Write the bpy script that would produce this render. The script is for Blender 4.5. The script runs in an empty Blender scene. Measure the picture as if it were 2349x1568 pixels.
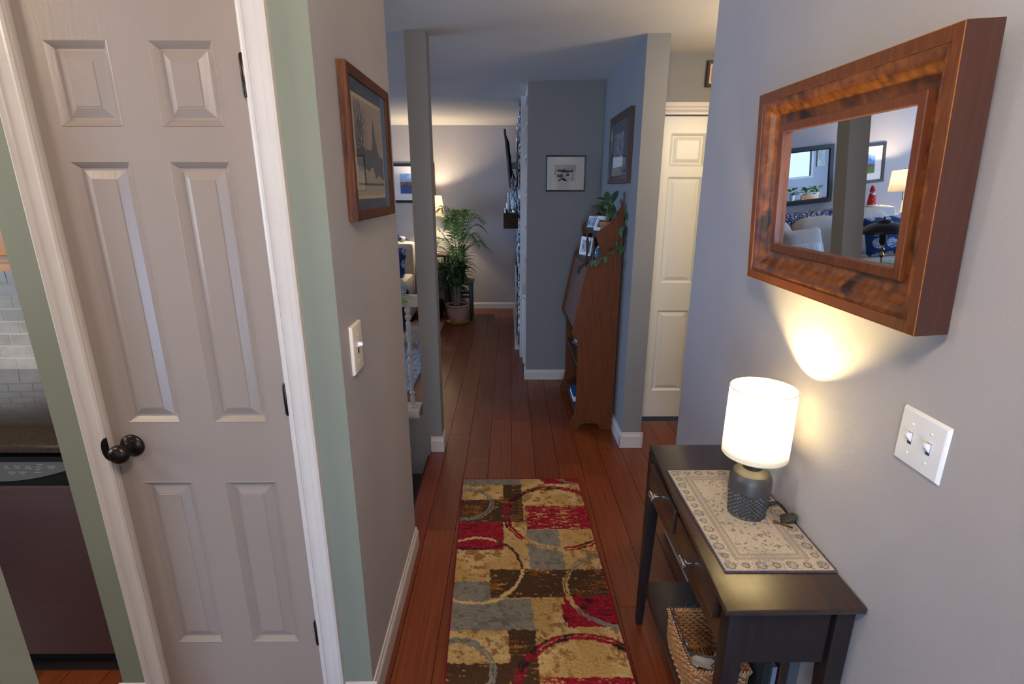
import bpy, bmesh, math, random
import numpy as np
from mathutils import Vector, Matrix, noise
random.seed(7)
C = bpy.context.scene.collection
SC = bpy.context.scene
PI = math.pi

# ------------------------------------------------------------------ camera
H_EYE, F_PX, PITCH, YAW, ROLL = 1.6456, 1194.47, 0.2861, 0.0059, 0.0005
cam = bpy.data.objects.new('camera', bpy.data.cameras.new('camera'))
C.objects.link(cam)
cam.data.sensor_fit = 'HORIZONTAL'
cam.data.sensor_width = 36.0
cam.data.lens = 36.0 * F_PX / 2349.0
cam.data.clip_start = 0.02
cam.location = (0, 0, H_EYE)
_fw = Vector((math.sin(YAW) * math.cos(PITCH), math.cos(YAW) * math.cos(PITCH), -math.sin(PITCH)))
cam.rotation_mode = 'QUATERNION'
cam.rotation_quaternion = _fw.to_track_quat('-Z', 'Y') @ Matrix.Rotation(ROLL, 3, 'Z').to_quaternion()
SC.camera = cam

# ------------------------------------------------------------------ exposure, sky, lights
SC.view_settings.view_transform = 'Standard'
SC.view_settings.look = 'None'
SC.view_settings.gamma = 1.0
SC.view_settings.use_curve_mapping = False
SC.view_settings.exposure = 0.14
world = bpy.data.worlds.new('overcast_sky')
SC.world = world
world.use_nodes = True
world.node_tree.nodes['Background'].inputs[0].default_value = (0.62, 0.78, 1.0, 1)
world.node_tree.nodes['Background'].inputs[1].default_value = 1.0
SC.cycles.max_bounces = 10
SC.cycles.diffuse_bounces = 6
SC.cycles.glossy_bounces = 5
SC.cycles.sample_clamp_indirect = 40.0
SC.cycles.use_denoising = True

def light(name, kind, loc, power, color, size=0.1, size_y=None, aim=None, spread=None):
    d = bpy.data.lights.new(name, kind)
    d.energy = power
    d.color = color
    if kind == 'AREA':
        d.size = size
        if size_y:
            d.shape = 'RECTANGLE'
            d.size_y = size_y
        if spread:
            d.spread = spread
    elif kind == 'POINT':
        d.shadow_soft_size = size
    o = bpy.data.objects.new(name, d)
    C.objects.link(o)
    o.location = loc
    if aim:
        o.rotation_mode = 'QUATERNION'
        o.rotation_quaternion = (Vector(aim) - Vector(loc)).to_track_quat('-Z', 'Y')
    return o

DAY = (0.52, 0.72, 1.0)
WARM = (1.0, 0.74, 0.46)
# daylight through the living room window, the kitchen window and the glazed end of the hall behind the camera
light('living_window_daylight', 'AREA', (-6.62, 4.9, 1.45), 210, (0.36, 0.58, 1.0), 2.6, 1.4, (0, 4.9, 1.45))
light('kitchen_window_daylight', 'AREA', (-3.4, 0.6, 1.55), 26, (0.78, 0.88, 1.0), 1.0, 0.9, (0, 0.6, 1.3))
light('kitchen_ceiling_light', 'POINT', (-2.0, 0.75, 2.30), 24, (1.0, 0.84, 0.66), 0.12)
light('hall_end_daylight', 'AREA', (-0.45, -2.0, 0.75), 62, (0.36, 0.60, 1.0), 0.9, 1.4, (0.79, 0.9, 0.35))
# ceiling fixtures: one above the hall behind the camera, one in the side hall before the closet
light('hall_ceiling_light', 'POINT', (-0.05, 0.0, 2.30), 55, (1.0, 0.84, 0.66), 0.14)
light('side_hall_ceiling_light', 'POINT', (1.48, 2.56, 2.02), 24, (1.0, 0.80, 0.52), 0.1)
# ------------------------------------------------------------------ materials
def lin(h):
    h = h.lstrip('#')
    o = []
    for i in (0, 2, 4):
        c = int(h[i:i + 2], 16) / 255
        o.append(c / 12.92 if c <= 0.04045 else ((c + 0.055) / 1.055) ** 2.4)
    return tuple(o)

def _base(name):
    m = bpy.data.materials.new(name)
    m.use_nodes = True
    return m, m.node_tree.nodes, m.node_tree.links, m.node_tree.nodes['Principled BSDF']

def mat(name, col, rough=0.5, metal=0.0, col2=None, nscale=8.0, stretch=(1, 1, 1), bump=0.0, bscale=60.0, spec=0.5, objrand=0.0,
        detail=3.0, lo=0.35, hi=0.65, coat=0.0, emit=None, emit_s=0.0, space='world'):
    """plain procedural surface: noise between two colours, optional relief"""
    if isinstance(col, str): col = lin(col)
    if isinstance(col2, str): col2 = lin(col2)
    m, N, L, b = _base(name)
    b.inputs['Roughness'].default_value = rough
    b.inputs['Metallic'].default_value = metal
    b.inputs['Specular IOR Level'].default_value = spec
    b.inputs['Coat Weight'].default_value = coat
    b.inputs['Base Color'].default_value = (*col, 1)
    geo = N.new('ShaderNodeNewGeometry') if space == 'world' else N.new('ShaderNodeTexCoord')
    pos = geo.outputs['Position'] if space == 'world' else geo.outputs['Object']
    mp = N.new('ShaderNodeMapping'); mp.inputs['Scale'].default_value = stretch
    L.new(pos, mp.inputs['Vector'])
    out = None
    if col2 is not None:
        nz = N.new('ShaderNodeTexNoise'); nz.inputs['Scale'].default_value = nscale; nz.inputs['Detail'].default_value = detail
        L.new(mp.outputs[0], nz.inputs['Vector'])
        cr = N.new('ShaderNodeValToRGB')
        cr.color_ramp.elements[0].position = lo; cr.color_ramp.elements[0].color = (*col, 1)
        cr.color_ramp.elements[1].position = hi; cr.color_ramp.elements[1].color = (*col2, 1)
        L.new(nz.outputs['Fac'], cr.inputs[0])
        out = cr.outputs[0]
        L.new(out, b.inputs['Base Color'])
    if objrand:
        oi = N.new('ShaderNodeObjectInfo')
        mr = N.new('ShaderNodeMapRange')
        mr.inputs['To Min'].default_value = 1 - objrand; mr.inputs['To Max'].default_value = 1 + objrand
        L.new(oi.outputs['Random'], mr.inputs['Value'])
        hs = N.new('ShaderNodeHueSaturation')
        L.new(mr.outputs[0], hs.inputs['Value'])
        if out is not None: L.new(out, hs.inputs['Color'])
        else: hs.inputs['Color'].default_value = (*col, 1)
        L.new(hs.outputs[0], b.inputs['Base Color'])
    if bump:
        n2 = N.new('ShaderNodeTexNoise'); n2.inputs['Scale'].default_value = bscale; n2.inputs['Detail'].default_value = 3
        L.new(mp.outputs[0], n2.inputs['Vector'])
        bp = N.new('ShaderNodeBump'); bp.inputs['Strength'].default_value = bump; bp.inputs['Distance'].default_value = 0.004
        L.new(n2.outputs['Fac'], bp.inputs['Height']); L.new(bp.outputs[0], b.inputs['Normal'])
    if emit:
        b.inputs['Emission Color'].default_value = (*emit, 1); b.inputs['Emission Strength'].default_value = emit_s
    return m

def wood(name, c1, c2, axis='y', rough=0.4, grain=90.0, along=3.0, dark=None, objrand=0.0, coat=0.0, bump=0.05, blot=None, blot_scale=5.0, spec=0.5):
    """streaked wood: fine fibres along an axis, broad figure, optional dark blotches"""
    if isinstance(c1, str): c1 = lin(c1)
    if isinstance(c2, str): c2 = lin(c2)
    m, N, L, b = _base(name)
    b.inputs['Roughness'].default_value = rough
    b.inputs['Coat Weight'].default_value = coat
    b.inputs['Specular IOR Level'].default_value = spec
    b.inputs['Coat Roughness'].default_value = 0.28
    geo = N.new('ShaderNodeNewGeometry')
    sc = {'x': (along, grain, grain), 'y': (grain, along, grain), 'z': (grain, grain, along)}[axis]
    mp = N.new('ShaderNodeMapping'); mp.inputs['Scale'].default_value = sc
    oi = N.new('ShaderNodeObjectInfo')
    off = N.new('ShaderNodeVectorMath'); off.operation = 'ADD'
    sm = N.new('ShaderNodeMath'); sm.operation = 'MULTIPLY'; sm.inputs[1].default_value = 7.0
    L.new(oi.outputs['Random'], sm.inputs[0])
    L.new(geo.outputs['Position'], off.inputs[0]); L.new(sm.outputs[0], off.inputs[1])
    L.new(off.outputs[0], mp.inputs['Vector'])
    nz = N.new('ShaderNodeTexNoise'); nz.inputs['Scale'].default_value = 1.0; nz.inputs['Detail'].default_value = 5; nz.inputs['Distortion'].default_value = 0.4
    L.new(mp.outputs[0], nz.inputs['Vector'])
    cr = N.new('ShaderNodeValToRGB')
    cr.color_ramp.elements[0].position = 0.32; cr.color_ramp.elements[0].color = (*c1, 1)
    cr.color_ramp.elements[1].position = 0.68; cr.color_ramp.elements[1].color = (*c2, 1)
    L.new(nz.outputs['Fac'], cr.inputs[0])
    out = cr.outputs[0]
    if blot is not None:
        if isinstance(blot, str): blot = lin(blot)
        n3 = N.new('ShaderNodeTexNoise'); n3.inputs['Scale'].default_value = blot_scale; n3.inputs['Detail'].default_value = 2; n3.inputs['Distortion'].default_value = 0.8
        L.new(off.outputs[0], n3.inputs['Vector'])
        r3 = N.new('ShaderNodeMapRange'); r3.inputs['From Min'].default_value = 0.5; r3.inputs['From Max'].default_value = 0.68
        L.new(n3.outputs['Fac'], r3.inputs['Value'])
        mx = N.new('ShaderNodeMix'); mx.data_type = 'RGBA'
        mx.inputs[7].default_value = (*blot, 1)
        L.new(r3.outputs[0], mx.inputs[0]); L.new(out, mx.inputs[6])
        out = mx.outputs[2]
    if objrand:
        mr = N.new('ShaderNodeMapRange'); mr.inputs['To Min'].default_value = 1 - objrand; mr.inputs['To Max'].default_value = 1 + objrand
        L.new(oi.outputs['Random'], mr.inputs['Value'])
        hs = N.new('ShaderNodeHueSaturation'); L.new(mr.outputs[0], hs.inputs['Value']); L.new(out, hs.inputs['Color'])
        out = hs.outputs[0]
    L.new(out, b.inputs['Base Color'])
    if bump:
        bp = N.new('ShaderNodeBump'); bp.inputs['Strength'].default_value = bump; bp.inputs['Distance'].default_value = 0.003
        L.new(nz.outputs['Fac'], bp.inputs['Height']); L.new(bp.outputs[0], b.inputs['Normal'])
    return m

def mat_attr(name, rough=0.9, bump=0.3, bscale=600.0):
    m, N, L, b = _base(name)
    at = N.new('ShaderNodeAttribute'); at.attribute_name = 'Col'
    L.new(at.outputs['Color'], b.inputs['Base Color'])
    b.inputs['Roughness'].default_value = rough
    b.inputs['Specular IOR Level'].default_value = 0.15
    geo = N.new('ShaderNodeNewGeometry')
    n2 = N.new('ShaderNodeTexNoise'); n2.inputs['Scale'].default_value = bscale
    L.new(geo.outputs['Position'], n2.inputs['Vector'])
    bp = N.new('ShaderNodeBump'); bp.inputs['Strength'].default_value = bump; bp.inputs['Distance'].default_value = 0.003
    L.new(n2.outputs['Fac'], bp.inputs['Height']); L.new(bp.outputs[0], b.inputs['Normal'])
    return m

def mat_pane(name, tint=(1, 1, 1), refl=1.0):
    """thin clear glazing: see-through with a Fresnel reflection"""
    m = bpy.data.materials.new(name); m.use_nodes = True
    N, L = m.node_tree.nodes, m.node_tree.links
    N.clear()
    o = N.new('ShaderNodeOutputMaterial'); mx = N.new('ShaderNodeMixShader')
    t = N.new('ShaderNodeBsdfTransparent'); t.inputs[0].default_value = (*tint, 1)
    g = N.new('ShaderNodeBsdfGlossy'); g.inputs['Roughness'].default_value = 0.02
    ge = N.new('ShaderNodeNewGeometry'); dp = N.new('ShaderNodeVectorMath'); dp.operation = 'DOT_PRODUCT'
    L.new(ge.outputs['Incoming'], dp.inputs[0]); L.new(ge.outputs['Normal'], dp.inputs[1])
    ab = N.new('ShaderNodeMath'); ab.operation = 'ABSOLUTE'; L.new(dp.outputs['Value'], ab.inputs[0])
    om = N.new('ShaderNodeMath'); om.operation = 'SUBTRACT'; om.inputs[0].default_value = 1.0; L.new(ab.outputs[0], om.inputs[1])
    pw = N.new('ShaderNodeMath'); pw.operation = 'POWER'; pw.inputs[1].default_value = 5.0; L.new(om.outputs[0], pw.inputs[0])
    f = N.new('ShaderNodeMath'); f.operation = 'MULTIPLY_ADD'; f.inputs[1].default_value = 0.92 * refl; f.inputs[2].default_value = 0.035 * refl
    L.new(pw.outputs[0], f.inputs[0])
    L.new(f.outputs[0], mx.inputs[0]); L.new(t.outputs[0], mx.inputs[1]); L.new(g.outputs[0], mx.inputs[2])
    L.new(mx.outputs[0], o.inputs[0])
    return m

def mat_shade(name, col, trans=0.55):
    m = bpy.data.materials.new(name); m.use_nodes = True
    N, L = m.node_tree.nodes, m.node_tree.links
    N.clear()
    o = N.new('ShaderNodeOutputMaterial'); mx = N.new('ShaderNodeMixShader'); mx.inputs[0].default_value = trans
    geo = N.new('ShaderNodeNewGeometry'); nz = N.new('ShaderNodeTexNoise'); nz.inputs['Scale'].default_value = 260
    L.new(geo.outputs['Position'], nz.inputs['Vector'])
    cr = N.new('ShaderNodeValToRGB')
    cr.color_ramp.elements[0].color = (*[c * 0.82 for c in col], 1); cr.color_ramp.elements[1].color = (*col, 1)
    L.new(nz.outputs['Fac'], cr.inputs[0])
    d = N.new('ShaderNodeBsdfDiffuse'); t = N.new('ShaderNodeBsdfTranslucent')
    L.new(cr.outputs[0], d.inputs[0]); L.new(cr.outputs[0], t.inputs[0])
    L.new(d.outputs[0], mx.inputs[1]); L.new(t.outputs[0], mx.inputs[2]); L.new(mx.outputs[0], o.inputs[0])
    return m

def mat_medallion(name, base, white, scale=5.0):
    """navy cloth printed with pale snowflake medallions"""
    m, N, L, b = _base(name)
    b.inputs['Roughness'].default_value = 0.9
    tc = N.new('ShaderNodeNewGeometry')
    vo = N.new('ShaderNodeTexVoronoi'); vo.inputs['Scale'].default_value = scale; vo.inputs['Randomness'].default_value = 0.15
    sx = N.new('ShaderNodeSeparateXYZ'); cx = N.new('ShaderNodeCombineXYZ')
    L.new(tc.outputs['Position'], sx.inputs[0]); L.new(sx.outputs['X'], cx.inputs['X']); L.new(sx.outputs['Z'], cx.inputs['Y'])
    vo.voronoi_dimensions = '2D'
    L.new(cx.outputs[0], vo.inputs['Vector'])
    n = N.new('ShaderNodeTexNoise'); n.inputs['Scale'].default_value = 95; n.inputs['Detail'].default_value = 1
    L.new(tc.outputs['Position'], n.inputs['Vector'])
    r1 = N.new('ShaderNodeMapRange'); r1.inputs['From Min'].default_value = 0.40; r1.inputs['From Max'].default_value = 0.34
    L.new(vo.outputs['Distance'], r1.inputs['Value'])
    r2 = N.new('ShaderNodeMapRange'); r2.inputs['From Min'].default_value = 0.44; r2.inputs['From Max'].default_value = 0.5
    L.new(n.outputs['Fac'], r2.inputs['Value'])
    mu = N.new('ShaderNodeMath'); mu.operation = 'MULTIPLY'
    L.new(r1.outputs[0], mu.inputs[0]); L.new(r2.outputs[0], mu.inputs[1])
    mx = N.new('ShaderNodeMix'); mx.data_type = 'RGBA'
    mx.inputs[6].default_value = (*lin(base), 1); mx.inputs[7].default_value = (*lin(white), 1)
    L.new(mu.outputs[0], mx.inputs[0]); L.new(mx.outputs[2], b.inputs['Base Color'])
    return m

M = {}
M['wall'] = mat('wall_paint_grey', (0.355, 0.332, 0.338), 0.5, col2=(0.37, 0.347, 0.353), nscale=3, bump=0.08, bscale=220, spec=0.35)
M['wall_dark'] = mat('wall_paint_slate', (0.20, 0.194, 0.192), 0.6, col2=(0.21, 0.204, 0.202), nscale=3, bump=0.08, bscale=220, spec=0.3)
M['sage'] = mat('wall_paint_sage', (0.185, 0.192, 0.142), 0.5, col2=(0.197, 0.204, 0.152), nscale=3, bump=0.06, bscale=220, spec=0.3)
M['ceil'] = mat('ceiling_paint', (0.58, 0.54, 0.495), 0.8, col2=(0.60, 0.56, 0.515), nscale=4, bump=0.05, bscale=150)
M['trim'] = mat('white_trim_paint', (0.52, 0.465, 0.425), 0.35, col2=(0.545, 0.49, 0.45), nscale=6, bump=0.03, bscale=90)
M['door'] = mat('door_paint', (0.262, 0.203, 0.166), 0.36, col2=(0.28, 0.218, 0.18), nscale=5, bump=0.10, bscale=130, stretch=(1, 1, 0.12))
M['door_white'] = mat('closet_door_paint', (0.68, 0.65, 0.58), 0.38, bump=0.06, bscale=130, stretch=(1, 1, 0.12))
M['floor'] = wood('cherry_floor_boards', (0.120, 0.024, 0.007), (0.205, 0.046, 0.012), 'y', 0.34, 130, 2.5, objrand=0.16, bump=0.02)
M['floor_base'] = mat('floor_seam', (0.02, 0.006, 0.004), 0.8)
M['nosing'] = wood('stair_nosing_wood', (0.14, 0.024, 0.009), (0.19, 0.035, 0.012), 'y', 0.3, 130, 2.5)
M['tread'] = wood('dark_stair_tread', (0.035, 0.022, 0.017), (0.055, 0.035, 0.026), 'y', 0.5)
M['espresso'] = wood('espresso_stained_wood', (0.016, 0.0075, 0.005), (0.040, 0.018, 0.010), 'y', 0.32, 110, 3, coat=0.45)
M['espresso_z'] = wood('espresso_stained_legs', (0.011, 0.0075, 0.008), (0.018, 0.011, 0.010), 'z', 0.4, 110, 3, spec=0.35)
M['mahog_x'] = wood('flame_mahogany_band', (0.080, 0.020, 0.004), (0.150, 0.042, 0.008), 'z', 0.45, 160, 14, coat=0.1, blot=(0.10, 0.022, 0.008), blot_scale=4)
M['mahog_o'] = wood('flame_mahogany_crossbanded', (0.080, 0.020, 0.004), (0.210, 0.062, 0.009), 'x', 0.42, 55, 9, coat=0.12, blot=(0.018, 0.007, 0.004), blot_scale=10)
M['mahog_side'] = wood('plain_mahogany_edge', (0.045, 0.0125, 0.007), (0.062, 0.018, 0.009), 'z', 0.45, 130, 5)
M['oak'] = wood('golden_oak_frame', (0.030, 0.006, 0.001), (0.135, 0.035, 0.003), 'z', 0.5, 170, 9, bump=0.2, spec=0.3)
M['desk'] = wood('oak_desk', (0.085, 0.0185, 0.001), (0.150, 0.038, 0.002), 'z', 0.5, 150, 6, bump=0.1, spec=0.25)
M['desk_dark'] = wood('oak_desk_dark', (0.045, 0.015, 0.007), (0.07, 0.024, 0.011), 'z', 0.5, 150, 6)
M['desk_front'] = wood('oak_drop_front', (0.095, 0.038, 0.022), (0.125, 0.052, 0.031), 'y', 0.5, 150, 6)
M['walnut'] = wood('dark_walnut_frame', (0.030, 0.014, 0.010), (0.060, 0.026, 0.017), 'z', 0.35, 120, 6)
M['mantel'] = wood('dark_mantel_beam', (0.022, 0.011, 0.006), (0.050, 0.025, 0.014), 'y', 0.75, 90, 4, spec=0.15)
M['cab_oak'] = wood('honey_oak_cabinet', (0.36, 0.15, 0.03), (0.46, 0.21, 0.05), 'x', 0.35, 120, 4)
M['black'] = mat('black_satin', (0.012, 0.012, 0.013), 0.4)
M['black_soft'] = mat('black_plastic', (0.02, 0.02, 0.022), 0.5)
M['bronze'] = mat('oil_rubbed_bronze', (0.03, 0.022, 0.018), 0.28, 0.85, col2=(0.05, 0.035, 0.026), nscale=30)
M['chrome'] = mat('polished_nickel', (0.72, 0.70, 0.68), 0.14, 1.0)
M['brass'] = mat('aged_brass', (0.55, 0.36, 0.12), 0.25, 1.0)
M['mirror'] = mat('silvered_glass', (0.93, 0.95, 0.95), 0.004, 1.0)
M['pane'] = mat_pane('picture_glass')
M['clear'] = mat_pane('clear_glass', (0.86, 0.93, 0.97))
M['white_plastic'] = mat('white_plastic', (0.74, 0.73, 0.74), 0.3)
M['ivory_plastic'] = mat('ivory_plastic', (0.72, 0.64, 0.56), 0.35)
M['slot'] = mat('dark_slot', (0.03, 0.03, 0.03), 0.8)
M['mat_slate'] = mat('slate_mount_board', (0.055, 0.065, 0.075), 0.85)
M['mat_dark'] = mat('charcoal_mount_board', (0.045, 0.045, 0.05), 0.85)
M['mat_white'] = mat('white_mount_board', (0.72, 0.72, 0.76), 0.85)
M['mat_cream'] = mat('cream_mount_board', (0.52, 0.46, 0.41), 0.85)
M['print_cream'] = mat('cream_print_paper', (0.62, 0.45, 0.26), 0.9)
M['print_sepia'] = mat('sepia_sky_print', (0.36, 0.28, 0.21), 0.9, col2=(0.44, 0.35, 0.27), nscale=20)
M['print_snow'] = mat('snow_print', (0.50, 0.41, 0.31), 0.9, col2=(0.40, 0.32, 0.24), nscale=12)
M['ink'] = mat('dark_ink', (0.05, 0.042, 0.04), 0.9)
M['ink_mid'] = mat('grey_ink', (0.13, 0.115, 0.11), 0.9, col2=(0.08, 0.07, 0.068), nscale=70)
M['cloth_shade'] = mat_shade('linen_shade', (0.52, 0.47, 0.38), 0.10)
M['lamp_shade'] = mat_shade('white_fabric_shade', (0.97, 0.95, 0.90), 0.60)
M['ceramic_grey'] = mat('charcoal_ceramic', (0.042, 0.038, 0.035), 0.42, col2=(0.052, 0.047, 0.043), nscale=20)
M['wicker'] = mat('wicker_cane', (0.30, 0.125, 0.045), 0.55, col2=(0.50, 0.24, 0.10), nscale=90)
M['wicker_d'] = mat('wicker_base_cane', (0.24, 0.10, 0.03), 0.55, col2=(0.38, 0.17, 0.055), nscale=90)
M['iron'] = mat('dark_iron_wire', (0.035, 0.038, 0.045), 0.4, 0.5)
M['leaf'] = mat('palm_leaf', (0.05, 0.15, 0.025), 0.42, col2=(0.15, 0.27, 0.05), nscale=9)
M['leaf_dark'] = mat('dracaena_leaf', (0.014, 0.065, 0.018), 0.3, col2=(0.03, 0.115, 0.035), nscale=14)
M['leaf_vine'] = mat('vine_leaf', (0.035, 0.085, 0.040), 0.45, col2=(0.07, 0.13, 0.06), nscale=30)
M['leaf_light'] = mat('striped_leaf', (0.16, 0.30, 0.05), 0.5)
M['stem'] = mat('stem_bark', (0.24, 0.17, 0.11), 0.8, col2=(0.36, 0.28, 0.20), nscale=70)
M['stem_green'] = mat('green_stem', (0.10, 0.16, 0.05), 0.6)
M['terracotta'] = mat('terracotta_clay', (0.30, 0.10, 0.05), 0.85, col2=(0.36, 0.14, 0.08), nscale=30)
M['pink_pot'] = mat('glazed_mauve_pot', (0.44, 0.27, 0.24), 0.4, col2=(0.52, 0.34, 0.30), nscale=10)
M['yellow'] = mat('yellow_saucer_glaze', (0.55, 0.40, 0.04), 0.45)
M['soil'] = mat('potting_soil', (0.03, 0.02, 0.014), 0.95, bump=0.6, bscale=120)
M['blue_jar'] = mat('blue_glaze', (0.05, 0.14, 0.18), 0.15, col2=(0.12, 0.24, 0.28), nscale=18, stretch=(1, 1, 4))
M['beige_cloth'] = mat('beige_upholstery', (0.48, 0.42, 0.37), 0.9, col2=(0.53, 0.47, 0.42), nscale=30, bump=0.2, bscale=300)
M['white_cloth'] = mat('white_cushion_cloth', (0.66, 0.64, 0.63), 0.9, col2=(0.5, 0.5, 0.52), nscale=6, stretch=(14, 1, 1), lo=0.45, hi=0.55)
M['navy_cloth'] = mat('navy_upholstery', (0.018, 0.028, 0.055), 0.9, bump=0.2, bscale=400)
M['pale_blue'] = mat('pale_blue_throw', (0.30, 0.38, 0.50), 0.9, col2=(0.62, 0.66, 0.72), nscale=14, bump=0.4, bscale=80)
M['knit'] = mat('navy_and_white_knit', (0.018, 0.035, 0.11), 0.95, col2=(0.60, 0.63, 0.70), nscale=45, bump=0.5, bscale=120, lo=0.5, hi=0.6)
M['medallion'] = mat_medallion('navy_medallion_cloth', '#17386b', '#c3cad8', 6.5)
M['living_rug'] = mat('mottled_rug_pile', (0.15, 0.21, 0.31), 0.95, col2=(0.46, 0.45, 0.46), nscale=17, stretch=(1.8, 1, 1), bump=0.5, bscale=200, lo=0.36, hi=0.66)
M['red_cloth'] = mat('red_felt', (0.55, 0.03, 0.03), 0.9)
M['white_felt'] = mat('white_felt', (0.75, 0.70, 0.68), 0.95)
M['skin_felt'] = mat('doll_face_felt', (0.62, 0.42, 0.33), 0.9)
M['stone_a'] = mat('grey_fieldstone', (0.035, 0.037, 0.042), 0.85, col2=(0.50, 0.50, 0.53), nscale=26, bump=0.5, bscale=40, objrand=0.6, lo=0.44, hi=0.58)
M['mortar'] = mat('mortar', (0.20, 0.20, 0.21), 0.95)
M['granite'] = mat('dark_polished_counter', (0.040, 0.031, 0.027), 0.06, col2=(0.055, 0.043, 0.038), nscale=80, spec=0.6)
M['tile'] = mat('grey_glazed_tile', (0.38, 0.345, 0.315), 0.3, col2=(0.47, 0.43, 0.395), nscale=14, stretch=(1, 1, 2.5), objrand=0.10)
M['grout'] = mat('pale_grout', (0.62, 0.60, 0.58), 0.9)
M['steel_dark'] = mat('brown_brushed_steel', (0.135, 0.078, 0.078), 0.42, 0.7, col2=(0.15, 0.088, 0.088), nscale=3, stretch=(1, 1, 60))
M['panel_grey'] = mat('grey_control_panel', (0.11, 0.11, 0.115), 0.55, spec=.3)
M['letter'] = mat('pale_lettering', (0.42, 0.42, 0.44), 0.6)
M['candle'] = mat('white_candle_wax', (0.75, 0.74, 0.73), 0.5)
M['flyer'] = mat('white_card', (0.50, 0.48, 0.47), 0.7)
M['leather'] = mat('black_leather', (0.018, 0.017, 0.016), 0.45, bump=0.3, bscale=200)
M['book_a'] = mat('book_cover_black', (0.016, 0.013, 0.012), 0.6)
M['book_b'] = mat('book_cover_grey', (0.20, 0.20, 0.23), 0.6)
M['book_c'] = mat('paper_white', (0.7, 0.68, 0.64), 0.8)
M['green_photo'] = mat('green_photo_print', (0.06, 0.20, 0.04), 0.8)
M['photo_sky'] = mat('blue_sky_photo', (0.05, 0.20, 0.62), 0.6, col2=(0.40, 0.55, 0.85), nscale=7)
M['photo_water'] = mat('blue_water_photo', (0.02, 0.075, 0.26), 0.6)
M['photo_autumn'] = mat('autumn_shore_photo', (0.40, 0.13, 0.02), 0.7, col2=(0.10, 0.05, 0.02), nscale=35)
M['photo_bw'] = mat('grey_portrait_print', (0.08, 0.08, 0.10), 0.7, col2=(0.42, 0.43, 0.48), nscale=26)
M['screen'] = mat('dark_screen', (0.008, 0.008, 0.01), 0.2)
M['grass'] = mat('lawn', (0.16, 0.18, 0.10), 0.95, col2=(0.3, 0.3, 0.26), nscale=2)
M['bark'] = mat('bare_tree_bark', (0.10, 0.075, 0.06), 0.9)
M['curtain'] = mat('curtain_cloth', (0.62, 0.60, 0.52), 0.9, col2=(0.35, 0.36, 0.33), nscale=10)

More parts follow.
